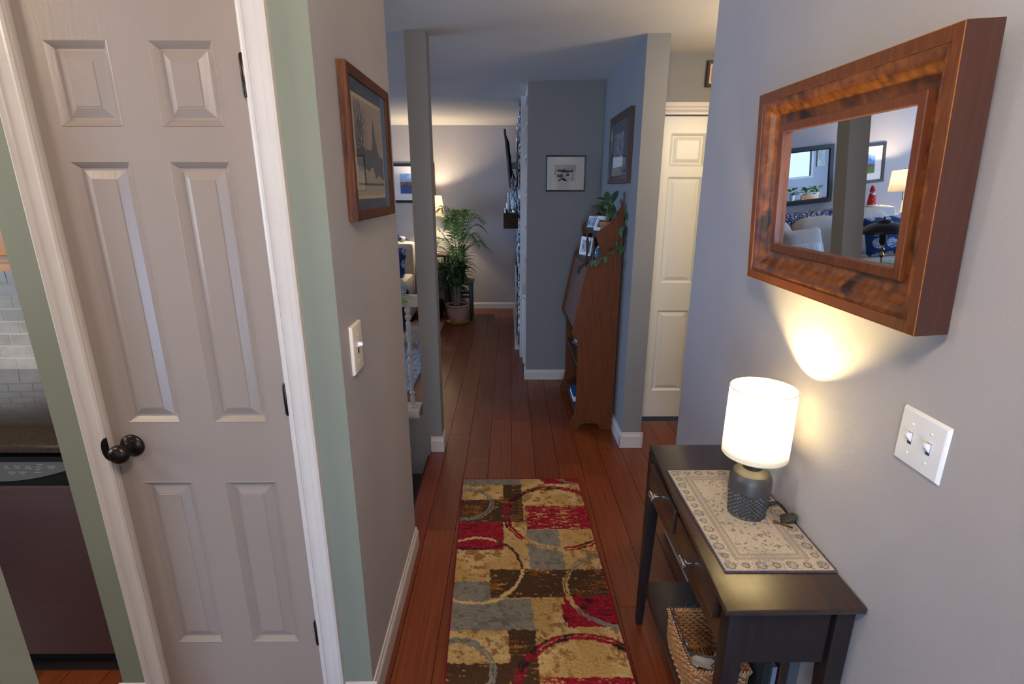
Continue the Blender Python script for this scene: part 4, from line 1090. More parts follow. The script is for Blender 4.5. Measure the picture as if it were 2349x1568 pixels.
# cord loop of the lamp and the keys beside it
def arcpts(c, r, a0, a1, n=14, ez=0.0, ry=None):
    return [(c[0] + r * math.cos(a0 + (a1 - a0) * i / (n - 1)), c[1] + (ry or r) * math.sin(a0 + (a1 - a0) * i / (n - 1)), c[2] + ez * math.sin(PI * i / (n - 1))) for i in range(n)]
mk('lamp_cord', MB().tube([(.725, 1.276, .7700), (.748, 1.300, .774), (.770, 1.302, .778), (.781, 1.285, .777), (.783, 1.262, .771)], .0022, 6).tube([(.725, 1.283, .770), (.750, 1.310, .775), (.774, 1.312, .778), (.784, 1.296, .774)], .0022, 6), 'black_soft', tl, label='black cord looping beside the base')
ks = thing('key_bunch', (.765, 1.235, .7668), 'keys on a ring with a black leather fob beside the lamp base', 'keys')
mk('leather_fob', MB(basis((.750, 1.238, .768), (.80, -.45, .4), (.42, .88, .2), (-.3, 0.05, .95))).prism([(0, -.012), (.018, -.016), (.040, -.012), (.044, .002), (.034, .014), (.014, .013), (0, .008)], 0, .010, 'z'), 'leather', ks, bevel=0.0015)
mk('key_ring', MB(basis((.750, 1.262, .780), (1, 0, 0), (0, .75, .5), (0, -.5, .75))).tube(arcpts((0, 0, 0), .016, 0, 2 * PI, 24), .0009, 5), 'brass', ks)
mk('key', MB(basis((.738, 1.222, .7668), (.75, -.62, .0), (.62, .75, 0), (0, 0, 1))).prism([(-.016, -.006), (-.004, -.008), (.0, -.003), (.032, -.003), (.036, 0), (.032, .003), (.0, .003), (-.004, .008), (-.016, .006)], .0008, .003, 'z'), 'brass', ks)

# ------------------------------------------------------------------ wicker basket on the lower shelf
bx0, bx1, by0, by1, bz0, bz1 = .511, .674, 1.130, 1.362, .2008, .354
bk = thing('wicker_basket', ((bx0 + bx1) / 2, (by0 + by1) / 2, bz0), 'wicker basket with iron scroll handles on the console shelf', 'basket')
def perim(inset, n):
    """points round the rounded rectangle of the basket"""
    x0, x1, y0, y1 = bx0 + inset, bx1 - inset, by0 + inset, by1 - inset
    L_ = 2 * (x1 - x0 + y1 - y0); P = []
    for i in range(n):
        d = L_ * i / n
        if d < x1 - x0: P.append((x0 + d, y0, 0, -1))
        elif d < x1 - x0 + y1 - y0: P.append((x1, y0 + d - (x1 - x0), 1, 0))
        elif d < 2 * (x1 - x0) + y1 - y0: P.append((x1 - (d - (x1 - x0) - (y1 - y0)), y1, 0, 1))
        else: P.append((x0, y1 - (d - 2 * (x1 - x0) - (y1 - y0)), -1, 0))
    return P
nst_ = 62
stk = MB()
for i, (x, y, nx_, ny_) in enumerate(perim(.004, nst_)):
    t_ = .004
    stk.tube([(x + .010 * -nx_, y + .010 * -ny_, bz0 + .002), (x, y, bz0 + .05), (x + t_ * nx_ * .5, y + t_ * ny_ * .5, bz1 - .004)], .0022, 5)
mk('stake', stk, 'wicker_d', bk, kind='stuff')
wv = MB()
rows = 15
for r in range(rows):
    z = bz0 + .008 + (bz1 - bz0 - .018) * r / (rows - 1)
    fl_ = .010 * (1 - r / (rows - 1))
    P = []
    for i, (x, y, nx_, ny_) in enumerate(perim(.004 + fl_, nst_)):
        s_ = .0034 * (1 if (i + r) % 2 else -1)
        P.append((x + nx_ * s_, y + ny_ * s_, z + random.uniform(-.001, .001)))
    P.append(P[0])
    wv.tube(P, .0040, 6, cap=False)
mk('weave', wv, 'wicker', bk, kind='stuff')
rm = MB()
for ph in range(3):
    P = []
    N_ = 150
    for i, (x, y, nx_, ny_) in enumerate(perim(.002, N_)):
        a = 2 * PI * i / N_ * 26 + ph * 2.1
        P.append((x + nx_ * .006 * math.cos(a), y + ny_ * .006 * math.cos(a), bz1 - .004 + .0055 * math.sin(a)))
    P.append(P[0]); rm.tube(P, .0034, 5, cap=False)
mk('braided_rim', rm, 'wicker', bk, kind='stuff')
bs_ = MB()
k = 0
xx = bx0 + .016
while xx < bx1 - .012:
    P = [(xx, by0 + .012 + j * .0072, bz0 + .014 + (.0016 if (j // 4 + k) % 2 else -.0016)) for j in range(31)]
    bs_.tube(P, .0022, 5); xx += .0062; k += 1
for j in range(6): bs_.tube([(bx0 + .014, by0 + .03 + j * .037, bz0 + .014), (bx1 - .014, by0 + .03 + j * .037, bz0 + .014)], .004, 5)
mk('woven_base', bs_, 'wicker_d', bk, kind='stuff')
mk('base_shade_board', MB().box(bx0 + .012, bx1 - .012, by0 + .010, by1 - .010, bz0 + .002, bz0 + .008), mat('basket_base_shadow', (.06, .025, .01), .9), bk, smooth=False)  # dark sheet under the strands, shade inside the basket put into its colour
ir = MB()
zc = bz1 + .002
ir.tube([(bx0 + .002, by0 + .02, zc), (bx0 + .0, by0 + .12, zc + .001), (bx0 + .004, by1 - .01, zc + .002), (bx0 + .006, by1 - .004, zc + .022), (bx0 + .012, by1 - .002, zc + .034), (bx0 + .05, by1 - .004, zc + .034), (bx0 + .085, by1 - .006, zc + .036), (bx0 + .10, by1 - .006, zc + .056), (bx0 + .125, by1 - .006, zc + .066)], .0018, 6)
ir.tube([(bx0 + .085, by1 - .006, zc + .036), (bx0 + .088, by1 - .006, zc + .016), (bx0 + .065, by1 - .005, zc + .008), (bx0 + .050, by1 - .005, zc + .020), (bx0 + .068, by1 - .005, zc + .028), (bx0 + .078, by1 - .005, zc + .022)], .0016, 6)
ir.tube([(bx0 + .012, by1 - .002, zc + .001), (bx1 - .01, by1 - .002, zc + .001)], .0018, 6)
mk('handle', ir, 'iron', bk)
ir = MB()
ir.tube([(bx0 + .006, by0 + .110, zc), (bx0 + .006, by0 + .085, zc + .004), (bx0 + .014, by0 + .040, zc + .020), (bx0 + .04, by0 + .016, zc + .034), (bx0 + .078, by0 + .012, zc + .036), (bx0 + .092, by0 + .012, zc + .056), (bx0 + .112, by0 + .012, zc + .076), (bx0 + .132, by0 + .010, zc + .08)], .0024, 6)
ir.tube([(bx0 + .078, by0 + .012, zc + .036), (bx0 + .094, by0 + .008, zc + .024), (bx0 + .088, by0 + .004, zc + .006), (bx0 + .066, by0 + .004, zc + .001), (bx0 + .052, by0 + .005, zc + .014), (bx0 + .062, by0 + .006, zc + .024), (bx0 + .076, by0 + .006, zc + .024)], .0022, 6)
ir.tube([(bx0 + .03, by0 + .003, zc + .001), (bx1 - .03, by0 + .003, zc + .001)], .0022, 6)
mk('handle', ir, 'iron', bk)
# beaded ribbon along the front rim
rb = MB()
rg = random.Random(9)
for i in range(46):
    yy = by0 + .05 + (by1 - by0 - .06) * i / 45
    rb.ellipsoid((bx0 + .008 + rg.uniform(-.006, .006), yy, bz1 - .001 + rg.uniform(-.016, .006)), (.0052, .0062, .005), 6, 4, m=rg.choice((0, 0, 1, 2)))
mk('beaded_trim', rb, [mat('trim_slate', (.05, .06, .08), .7), mat('trim_plum', (.07, .03, .055), .7), mat('trim_silver', (.35, .35, .38), .5)], bk, kind='stuff', label='dark beaded ribbon along the front rim')
mk('paper_disc', MB(basis((bx0 + .062, by0 + .060, bz0 + .083), (.93, 0, .16), (-.05, .97, .2), (-.16, -.2, .95))).lathe([(0, .0), (.052, .0), (.052, .0015), (0, .0015)], (0, 0, 0), 36), 'flyer', None, 'big white paper disc lying in the wicker basket', 'disc', 'paper discs in the wicker basket')
mk('paper_disc', MB(basis((bx0 + .118, by0 + .088, bz0 + .103), (.94, 0, -.1), (0, .97, .2), (.1, -.2, .95))).lathe([(0, .0), (.021, .0), (.021, .0015), (0, .0015)], (0, 0, 0), 28), 'flyer', None, 'little cream disc behind the big one in the wicker basket', 'disc', 'paper discs in the wicker basket')
pl = thing('charger_plug', (bx0 + .03, by0 + .03, bz0 + .12), 'small black charger plug lying in the near corner of the basket', 'plug')
mk('plug_body', MB(basis((bx0 + .024, by0 + .022, bz0 + .128), (.9, -.3, 0), (.3, .9, 0), (0, 0, 1))).box(0, .024, 0, .012, 0, .010), 'black_soft', pl, bevel=.002)
mk('cord', MB().tube([(bx0 + .03, by0 + .026, bz0 + .13), (bx0 + .016, by0 + .06, bz0 + .12), (bx0 + .018, by0 + .11, bz0 + .10), (bx0 + .02, by0 + .16, bz0 + .06), (bx0 + .03, by0 + .20, bz0 + .022)], .0018, 5), 'black_soft', pl)
# books between the basket and the wall
for k, (dx, m_, lb, hh) in enumerate(((0.0, 'book_a', 'thick black book standing between basket and wall under the console', .215), (.026, 'book_b', 'thin grey book beside the black book under the console', .20), (.044, 'walnut', 'dark brown book nearest the wall under the console', .225))):
    x_ = .690 + dx
    t = thing('book', (x_ + .01, 1.20, .2006), lb, 'book', 'books on the console shelf')
    wbk = .021 if k == 0 else (.012 if k == 1 else .026)
    mk('cover', MB().box(x_, x_ + .002, 1.105, 1.295, .2006, .2 + hh).box(x_ + wbk - .002, x_ + wbk, 1.105, 1.295, .2006, .2 + hh).box(x_, x_ + wbk, 1.103, 1.106, .2006, .2 + hh), m_, t, smooth=False)
    mk('pages', MB().box(x_ + .0022, x_ + wbk - .0022, 1.1065, 1.292, .203, .197 + hh), 'book_c', t, smooth=False)
# ------------------------------------------------------------------ oak secretary desk against the niche wall
YD0, YD1 = 3.385, 4.135
dk = thing('secretary_desk', (0.58, (YD0 + YD1) / 2, 0), 'oak secretary desk with slanted drop front against the bluish wall', 'desk')
def smooth_path(P, n=4):
    out = []
    for i in range(len(P) - 1):
        p0, p1, p2, p3 = P[max(i - 1, 0)], P[i], P[i + 1], P[min(i + 2, len(P) - 1)]
        for k in range(n):
            t_ = k / n
            out.append(tuple(0.5 * (2 * p1[j] + (p2[j] - p0[j]) * t_ + (2 * p0[j] - 5 * p1[j] + 4 * p2[j] - p3[j]) * t_ ** 2 + (3 * p1[j] - p0[j] - 3 * p2[j] + p3[j]) * t_ ** 3) for j in (0, 1)))
    out.append(P[-1]); return out
upper = smooth_path([(.730, 1.560), (.716, 1.552), (.700, 1.510), (.676, 1.455), (.629, 1.412), (.580, 1.390), (.564, 1.362), (.570, 1.318), (.588, 1.280), (.596, 1.250), (.583, 1.220), (.548, 1.198), (.516, 1.176), (.511, 1.150)], 3)
lower = smooth_path([(.428, .725), (.432, .694), (.452, .668), (.466, .645)], 2) + smooth_path([(.470, .30), (.470, .19), (.462, .12), (.443, .075), (.430, .04), (.429, 0.0)], 3)
arch = [(.488, 0.0)] + smooth_path([(.495, .020), (.512, .036), (.545, .046), (.610, .044), (.636, .030), (.650, 0.0)], 3) + [(.732, 0.0)]
side = upper + lower + arch
for y in (YD0, YD1 - 0.022):
    mk('side_panel', MB().prism(side, y, y + 0.022, 'y'), 'desk', dk, angle=20)
ya, yb = YD0 + 0.022, YD1 - 0.022
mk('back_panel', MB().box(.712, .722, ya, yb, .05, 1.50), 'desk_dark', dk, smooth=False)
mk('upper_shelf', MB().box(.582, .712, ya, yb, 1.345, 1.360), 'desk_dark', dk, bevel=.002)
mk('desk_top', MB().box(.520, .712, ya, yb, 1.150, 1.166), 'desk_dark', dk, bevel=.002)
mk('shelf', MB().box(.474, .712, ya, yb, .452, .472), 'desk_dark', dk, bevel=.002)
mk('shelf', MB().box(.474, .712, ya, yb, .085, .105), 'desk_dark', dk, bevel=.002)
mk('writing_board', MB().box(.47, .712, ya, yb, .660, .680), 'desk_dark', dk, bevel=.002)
d = mk('drop_front', MB().prism([(.524, 1.143), (.447, .712), (.462, .708), (.539, 1.14)], ya + .001, yb - .001, 'y'), 'desk_front', dk, smooth=False)
sl = Vector((.447 - .524, 0, .712 - 1.143)).normalized(); nl = Vector((sl.z, 0, -sl.x))
hxf = basis((.5205, (ya + yb) / 2 - .03, 1.118), (0, -1, 0), tuple(-sl), tuple(nl))
hd = MB(hxf)
hd.prism([(-.045, -.010), (-.03, .004), (-.012, .002), (-.006, .014), (.006, .014), (.012, .002), (.03, .004), (.045, -.010), (.04, -.022), (.012, -.018), (0, -.030), (-.012, -.018), (-.04, -.022)], 0, .003, 'z')
hd.tube([(-.034, -.008, .003), (-.034, -.014, .014), (-.028, -.046, .016), (-.012, -.056, .015), (.012, -.056, .015), (.028, -.046, .016), (.034, -.014, .014), (.034, -.008, .003)], .0035, 6)
mk('bail_pull', hd, 'iron', d)
for y in (3.60, 3.90):
    mk('spindle', MB().lathe([(.007, 1.166), (.010, 1.18), (.006, 1.19), (.009, 1.225), (.013, 1.262), (.008, 1.30), (.006, 1.318), (.010, 1.33), (.008, 1.345)], (.580, y, 0), 14), 'desk_dark', dk)
    mk('shelf_bracket', MB().box(.566, .596, y - .012, y + .012, 1.330, 1.345), 'desk_dark', dk, smooth=False)

def photo(name, base, yaw, tilt, w_, h_, band, fm, label, inner='photo_bw'):
    """desk photo standing at base (bottom centre), facing -x turned by yaw, leaning back by tilt"""
    ez = Vector((-math.cos(yaw) * math.cos(tilt), -math.sin(yaw) * math.cos(tilt), math.sin(tilt)))
    ex = Vector((math.sin(yaw), -math.cos(yaw), 0)); ey = ez.cross(ex)
    xf = basis(tuple(Vector(base) - ex * w_ / 2), tuple(ex), tuple(ey), tuple(ez))
    t = thing(name, base, label, 'photo frame')
    mk('frame', MB(xf).ring(w_, h_, [(0, -.010), (0, 0), (band, 0), (band, -.006)]), fm, t, smooth=False)
    mk('back', MB(xf).box(0, w_, 0, h_, -.014, -.010), 'black', t, smooth=False)
    mk('mount', MB(xf).box(band * .5, w_ - band * .5, band * .5, h_ - band * .5, -.0095, -.006), 'mat_white', t, smooth=False)
    mk('photo', MB(xf).box(band * 1.6, w_ - band * 1.6, band * 1.8, h_ - band * 1.8, -.006, -.0055), inner, t, smooth=False)
    ex2 = xf @ Vector((w_ / 2, h_ * .6, -.014)); 
    mk('easel', MB(xf).hexa([(w_ * .4, h_ * .62, -.0145), (w_ * .6, h_ * .62, -.0145), (w_ * .6, h_ * .66, -.0145), (w_ * .4, h_ * .66, -.0145)], [(w_ * .4, 0.008, -.05), (w_ * .6, 0.008, -.05), (w_ * .6, 0.012, -.05), (w_ * .4, 0.012, -.05)]), 'black', t, smooth=False)
    return t
photo('photo_frame', (.606, 3.955, 1.362), .45, .20, .135, .100, .010, 'black', 'dark photo frame at the far end of the desk top shelf')
photo('photo_frame', (.632, 3.755, 1.362), .50, .35, .115, .105, .014, 'mat_white', 'white photo frame beside the clay pot on the desk top shelf', 'leaf_dark')
photo('photo_frame', (.565, 3.930, 1.168), .45, .16, .150, .135, .013, 'mat_white', 'white photo frame under the shelf left of the blue jar')
photo('photo_frame', (.525, 3.90, .474), .40, .30, .13, .115, .022, 'walnut', 'dark framed photo on the open middle shelf of the desk', 'mat_cream')
t = thing('book', (.53, 3.66, .106), 'blue book lying on the bottom shelf of the desk', 'book')
mk('cover', MB().box(.480, .66, 3.63, 3.86, .106, .110).box(.480, .66, 3.63, 3.86, .150, .154), 'photo_water', t, smooth=False)
mk('pages', MB().box(.484, .656, 3.634, 3.856, .1102, .1498), 'book_c', t, smooth=False)
jr = thing('ceramic_jar', (.612, 3.645, 1.166), 'round blue glazed jar on the desk top under the shelf', 'jar')
mk('body', MB().lathe([(0, 0), (.028, 0), (.035, .006), (.048, .030), (.052, .052), (.048, .070), (.036, .084), (.028, .088)], (.640, 3.655, 1.1662), 28), 'blue_jar', jr)
mk('lid', MB().lathe([(.030, .088), (.030, .093), (.022, .101), (.009, .105), (.007, .112), (.009, .118), (0, .121)], (.640, 3.655, 1.1662), 24), mat('pale_jar_lid', (.32, .36, .38), .3), jr)

# trailing plant in a clay pot on the desk
leaf_cache = {}
def leaf_mesh(kind, material):
    key = (kind, material)
    if key in leaf_cache: return leaf_cache[key]
    mb = MB()
    if kind == 'heart':
        prof_ = [(0, 0), (.10, .30), (.30, .42), (.55, .34), (.80, .16), (1, 0)]
    elif kind == 'oval':
        prof_ = [(0, 0), (.15, .16), (.40, .25), (.65, .22), (.88, .10), (1, 0)]
    else:
        prof_ = [(0, .035), (.2, .075), (.5, .095), (.8, .06), (1, 0)]
    n = len(prof_)
    L_ = []; R_ = []; Mi = []
    for u, w_ in prof_:
        z = -.25 * u * u if kind != 'strap' else -.42 * u ** 2.2
        Mi.append((u, 0, z)); L_.append((u, w_, z + .35 * w_)); R_.append((u, -w_, z + .35 * w_))
    bm_, bl, br = mb.pts(Mi), mb.pts(L_), mb.pts(R_)
    for i in range(n - 1):
        mb.face((bm_ + i, bm_ + i + 1, bl + i + 1, bl + i)); mb.face((bm_ + i + 1, bm_ + i, br + i, br + i + 1))
    me = raw_mesh('leaf', mb, material, (0, 0, 0), recalc=False, angle=60)
    leaf_cache[key] = me
    return me
def leaf(parent, kind, material, base, direction, size, roll=0.0):
    d = Vector(direction).normalized()
    side_ = d.cross(Vector((0, 0, 1)))
    if side_.length < 1e-3: side_ = Vector((0, 1, 0))
    side_.normalize(); upv = side_.cross(d)
    R = Matrix((d, -side_, upv)).transposed().to_4x4() @ Matrix.Rotation(roll, 4, 'X')
    o = bpy.data.objects.new('leaf', leaf_mesh(kind, material)); C.objects.link(o); o.parent = parent
    og = ORG[parent]
    o.matrix_local = Matrix.Translation(Vector(base) - Vector(og)) @ R @ Matrix.Scale(size, 4)
    return o
def clay_pot(name, c, r, h_, material, label, soil=True, cat='plant', group=None):
    t = thing(name, c, label, cat, group)
    mk('pot', MB().lathe([(0, 0), (r * .68, 0), (r * .90, h_ * .72), (r * 1.0, h_ * .72), (r * 1.02, h_ * .98), (r * .97, h_), (r * .88, h_), (r * .86, h_ * .86), (0, h_ * .86)], c, 32), material, t)
    return t
pp = clay_pot('potted_vine', (.642, 3.490, 1.3605), .050, .080, 'terracotta', 'trailing green vine in a clay pot on the oak desk')
rg = random.Random(21)
top = Vector((.642, 3.490, 1.428))
stm = MB()
for i in range(17):
    a = rg.uniform(0, 2 * PI); r_ = rg.uniform(.01, .075); hh = rg.uniform(.03, .145)
    b = top + Vector((r_ * math.cos(a) * .8 + .012, r_ * math.sin(a), hh))
    b.x = min(b.x, .672)
    stm.tube([top + Vector((.01 * math.cos(a), .01 * math.sin(a), -.01)), (top + b) / 2 + Vector((0, 0, .01)), b], .0016, 5)
    leaf(pp, 'oval', 'leaf_vine', b, (math.cos(a) * .35 - .25, math.sin(a) * .5, rg.uniform(-.2, 1.1)), rg.uniform(.075, .11), rg.uniform(-.7, .7))
vine = smooth_path([(.66, 0), (1, 0)], 1)
vp = [(.66, 3.47, 1.43), (.70, 3.42, 1.52), (.728, 3.375, 1.553), (.738, 3.355, 1.50), (.728, 3.352, 1.42), (.712, 3.352, 1.345), (.705, 3.352, 1.300), (.680, 3.352, 1.270), (.655, 3.354, 1.262), (.625, 3.354, 1.228), (.600, 3.352, 1.222), (.570, 3.360, 1.205), (.545, 3.375, 1.198), (.525, 3.43, 1.185), (.515, 3.50, 1.170)]
stm.tube(vp, .0018, 5)
for i, (k, dr_, sz, ro) in enumerate(((3, (.2, -.6, -.7), .085, .2), (3, (-.1, -.7, -.5), .07, -.5), (4, (-.5, -.4, -.75), .095, .3), (4, (.25, -.5, -.8), .09, -.4), (5, (-.6, -.3, -.7), .08, .4), (6, (.1, -.5, -.85), .085, -.3), (8, (-.2, -.5, .35), .055, .4), (9, (-.2, -.6, -.7), .058, 0.0), (10, (-.6, -.4, -.5), .055, .3), (11, (-.4, -.4, -.7), .062, -.3), (12, (-.4, -.5, -.6), .055, .3), (13, (-.6, .1, -.6), .060, .3), (14, (-.5, .3, -.7), .055, -.2), (7, (-.5, -.5, -.5), .05, 0.2))):
    leaf(pp, 'heart', 'leaf_vine', vp[k], dr_, sz * .82, ro)
mk('stems', stm, 'stem_green', pp)
mk('soil', MB().lathe([(0, 0), (.043, 0), (.043, .002), (0, .004)], (.642, 3.49, 1.430), 20), 'soil', pp)

# ------------------------------------------------------------------ white bookcase, stone fireplace, mantel and television
bc = thing('bookcase', (.30, 4.80, 0), 'white built-in bookcase beyond the dark grey wall', 'bookcase')
mk('pilaster', MB().box(.108, .45, 5.035, 5.13, 0, 2.438), 'trim', bc, bevel=.003)
mk('back_panel', MB().box(.43, .45, 4.535, 5.035, 0, 2.438), 'trim', bc, smooth=False)
mk('side_panel', MB().box(.152, .43, 4.532, 4.550, 0, 2.438), 'trim', bc, smooth=False)
mk('head_rail', MB().box(.146, .43, 4.55, 5.035, 2.36, 2.438), 'trim', bc, smooth=False)
for z in (.98, 1.28, 1.58, 1.90, 2.15): mk('shelf', MB().box(.1455, .43, 4.552, 5.033, z, z + .022), 'trim', bc, bevel=.002)
cabn = mk('lower_cabinet', MB().box(.142, .43, 4.552, 5.033, .08, .715), 'trim', bc, smooth=False)
mk('counter', MB().box(.122, .43, 4.545, 5.034, .716, .742), 'trim', bc, bevel=.003)
for y0_, y1_ in ((4.556, 4.79), (4.796, 5.03)):
    dd = mk('door', MB().box(.128, .1415, y0_, y1_, .10, .70), 'trim', bc, bevel=.003)
    mk('knob', MB().lathe([(.004, 0), (.004, -.012), (.009, -.015), (.010, -.020), (.006, -.025), (0, -.026)], (.128, y1_ - .03 if y0_ < 4.6 else y0_ + .03, .66), 12, axis='x'), 'chrome', dd)
fp = thing('fireplace', (.28, 6.10, 0), 'grey stone fireplace wall left of the white bookcase', 'fireplace')
mk('core', MB().box(.116, .45, 5.135, 7.30, 0, 2.438), 'mortar', fp, smooth=False)
rg = random.Random(4)
stone_shapes = []
for s_ in range(6):
    mb = MB()
    P = []
    n_ = 9
    for i in range(n_):
        a = 2 * PI * i / n_; q = max(abs(math.cos(a)), abs(math.sin(a)))
        k = rg.uniform(.86, .99) / q ** .75
        P.append((.5 * math.cos(a) * k, .5 * math.sin(a) * k))
    b0_ = mb.pts([(0.02, p[0], p[1]) for p in P]); b1_ = mb.pts([(-.014, p[0] * .97, p[1] * .97) for p in P]); b2_ = mb.pts([(-.022, p[0] * .7, p[1] * .7) for p in P])
    for a_, b_ in ((b0_, b1_), (b1_, b2_)):
        for i in range(n_): mb.face((a_ + i, a_ + (i + 1) % n_, b_ + (i + 1) % n_, b_ + i))
    mb.face([b2_ + i for i in range(n_)])
    stone_shapes.append(raw_mesh('stone', mb, 'stone_a', (0, 0, 0), angle=30))
z = .05
while z < 2.40:
    hh = rg.uniform(.11, .17)
    if z + hh > 2.43: hh = 2.43 - z
    y = 5.14
    while y < 7.28:
        ww = min(rg.uniform(.16, .32), 7.30 - y)
        if not (1.235 < z + hh / 2 < 1.40 and 5.45 < y < 6.95) and not (z + hh / 2 < .80 and 5.65 < y + ww / 2 < 6.75):
            inst('stone', stone_shapes[rg.randrange(6)], fp, (.116, y + ww / 2, z + hh / 2), (1, ww - .008, hh - .008))
        y += ww
    z += hh
mk('firebox', MB().box(.1145, .1175, 5.66, 6.74, .05, .80), 'slot', fp, smooth=False)
mk('hearth', MB().box(.062, .1155, 5.30, 7.12, 0.0005, .045), mat('pale_hearth_slab', (.50, .50, .52), .5), fp, bevel=.004)
fs = thing('fire_screen', (.085, 6.2, .045), 'narrow pale fire screen standing on the hearth', 'screen')
mk('panel', MB().prism([(.072 + .018 * math.sin(PI * i / 10) * 0, 0) for i in range(1)] + [(.078, .050), (.078, .72), (.072, .80), (.062, .85), (.066, .85), (.078, .80), (.084, .72), (.084, .050)], 5.75, 6.66, 'y'), mat('pale_screen_metal', (.42, .41, .40), .4, .3), fs, smooth=False)
mn = thing('mantel_shelf', (.05, 6.2, 1.248), 'thick dark wooden mantel beam on the stone wall', 'mantel')
mk('beam', MB().box(-.056, .112, 5.52, 6.90, 1.248, 1.402), 'mantel', mn, bevel=.004)
mk('cleat', MB().box(.098, .1155, 5.53, 6.89, 1.2475, 1.4015), 'black', mn, smooth=False)
tv = thing('television', (.02, 6.05, 1.62), 'thin black television tilted down above the mantel', 'television')
tx = basis((-.052, 5.55, 2.215), (0, 1, 0), (.056 / .565, 0, -.562 / .565), (1, 0, .1))
mk('bezel', MB(tx).box(0, 1.02, 0, .565, 0, .022), 'black', tv, bevel=.004)
mk('screen', MB(tx).box(.012, 1.008, .012, .553, -.0012, .0005), 'screen', tv, smooth=False)
mk('back_shell', MB(tx).hexa([(.10, .05, .022), (.92, .05, .022), (.92, .50, .022), (.10, .50, .022)], [(.16, .12, .045), (.86, .12, .045), (.86, .44, .045), (.16, .44, .045)]), 'black_soft', tv, smooth=False)
wm = MB()
wm.box(.085, .1155, 5.85, 6.25, 1.78, 2.04); wm.box(.02, .085, 5.93, 5.97, 1.86, 1.92); wm.box(.02, .085, 6.13, 6.17, 1.86, 1.92); wm.box(.016, .026, 5.88, 6.22, 1.80, 1.99)
mk('wall_bracket', wm, 'black', tv, smooth=False)
cbz = MB()
cbz.tube([(.03, 5.80, 1.84), (.06, 5.78, 1.74), (.04, 5.76, 1.66), (.08, 5.78, 1.60), (.06, 5.80, 1.52), (.09, 5.82, 1.44)], .006, 6)
cbz.tube([(.04, 5.74, 1.80), (.085, 5.72, 1.72), (.07, 5.70, 1.63), (.04, 5.70, 1.58), (.08, 5.72, 1.50), (.095, 5.74, 1.43)], .005, 6)
cbz.tube([(.05, 5.68, 1.78), (.03, 5.66, 1.70), (.075, 5.65, 1.66), (.09, 5.66, 1.56)], .005, 6)
mk('cables', cbz, 'black', tv)
MZ = 1.4025
def mantel_item(name, label, cat, x, y): return thing(name, (x, y, MZ), label, cat)
t = mantel_item('glass_bottle', 'clear glass bottle with a long neck on the mantel', 'bottle', .018, 5.90)
mk('body', MB().lathe([(.0, 0), (.032, 0), (.034, .01), (.034, .145), (.026, .172), (.012, .190), (.010, .222), (.012, .224), (.012, .230), (.008, .230)], (.018, 5.90, MZ), 24), 'clear', t)
mk('stopper', MB().lathe([(.008, .230), (.010, .233), (.008, .243), (0, .244)], (.018, 5.90, MZ), 12), mat('cork', (.35, .22, .11), .9), t)
t = mantel_item('hurricane_glass', 'tall hurricane glass with a candle on the mantel', 'candle holder', .045, 5.70)
mk('glass', MB().shell([(.030, .035), (.034, .06), (.034, .20), (.030, .235)], (.045, 5.70, MZ), 24), 'clear', t)
mk('foot', MB().lathe([(.0, 0), (.030, 0), (.028, .006), (.008, .012), (.007, .025), (.026, .032), (.028, .037), (0, .038)], (.045, 5.70, MZ), 20), 'chrome', t)
mk('candle', MB().lathe([(.0, .038), (.019, .038), (.019, .13), (0, .131)], (.045, 5.70, MZ), 16), 'candle', t)
t = mantel_item('pillar_candle', 'tall white pillar candle near the front of the mantel', 'candle', -.014, 5.66)
mk('wax', MB().lathe([(0, 0), (.016, 0), (.016, .098), (.012, .102), (0, .099)], (-.014, 5.66, MZ), 18), 'candle', t)
mk('wick', MB().tube([(-.014, 5.66, MZ + .098), (-.013, 5.66, MZ + .110)], .0012, 4), 'black', t)
t = mantel_item('taper_candle', 'slim white taper candle in a silver cup on the mantel', 'candle', -.006, 5.78)
mk('wax', MB().lathe([(0, .03), (.009, .03), (.008, .20), (0, .203)], (-.006, 5.78, MZ), 14), 'candle', t)
mk('cup', MB().lathe([(0, 0), (.020, 0), (.012, .010), (.009, .02), (.012, .032), (0, .033)], (-.006, 5.78, MZ), 16), 'chrome', t)
t = mantel_item('votive_candle', 'low white votive candle at the front edge of the mantel', 'candle', -.036, 5.60)
mk('wax', MB().lathe([(0, 0), (.012, 0), (.012, .050), (0, .051)], (-.036, 5.60, MZ), 16), 'candle', t)
mk('wick', MB().tube([(-.036, 5.60, MZ + .05), (-.036, 5.60, MZ + .058)], .0010, 4), 'black', t)
t = mantel_item('dark_figurine', 'little black bird figurine before the candles on the mantel', 'figurine', -.020, 5.575)
mk('body', MB().ellipsoid((-.020, 5.575, MZ + .016), (.014, .018, .0158), 12, 8).ellipsoid((-.028, 5.57, MZ + .034), (.009, .009, .009), 10, 6), 'black', t)
mk('beak', MB().tube([(-.036, 5.57, MZ + .034), (-.046, 5.57, MZ + .031)], [.003, .0006], 6), 'brass', t)
t = mantel_item('candlestick', 'small silver candlestick at the back of the mantel', 'candlestick', .055, 5.58)
mk('stem', MB().lathe([(0, 0), (.022, 0), (.020, .004), (.006, .010), (.005, .045), (.010, .052), (.008, .058), (0, .058)], (.055, 5.58, MZ), 18), 'chrome', t)
t = mantel_item('grey_vase', 'tall pale grey vase against the stone on the mantel', 'vase', .060, 5.86)
mk('body', MB().lathe([(0, 0), (.020, 0), (.026, .03), (.024, .16), (.018, .20), (.020, .21), (.014, .21)], (.060, 5.86, MZ), 20), mat('pale_vase_glaze', (.42, .44, .48), .4), t)

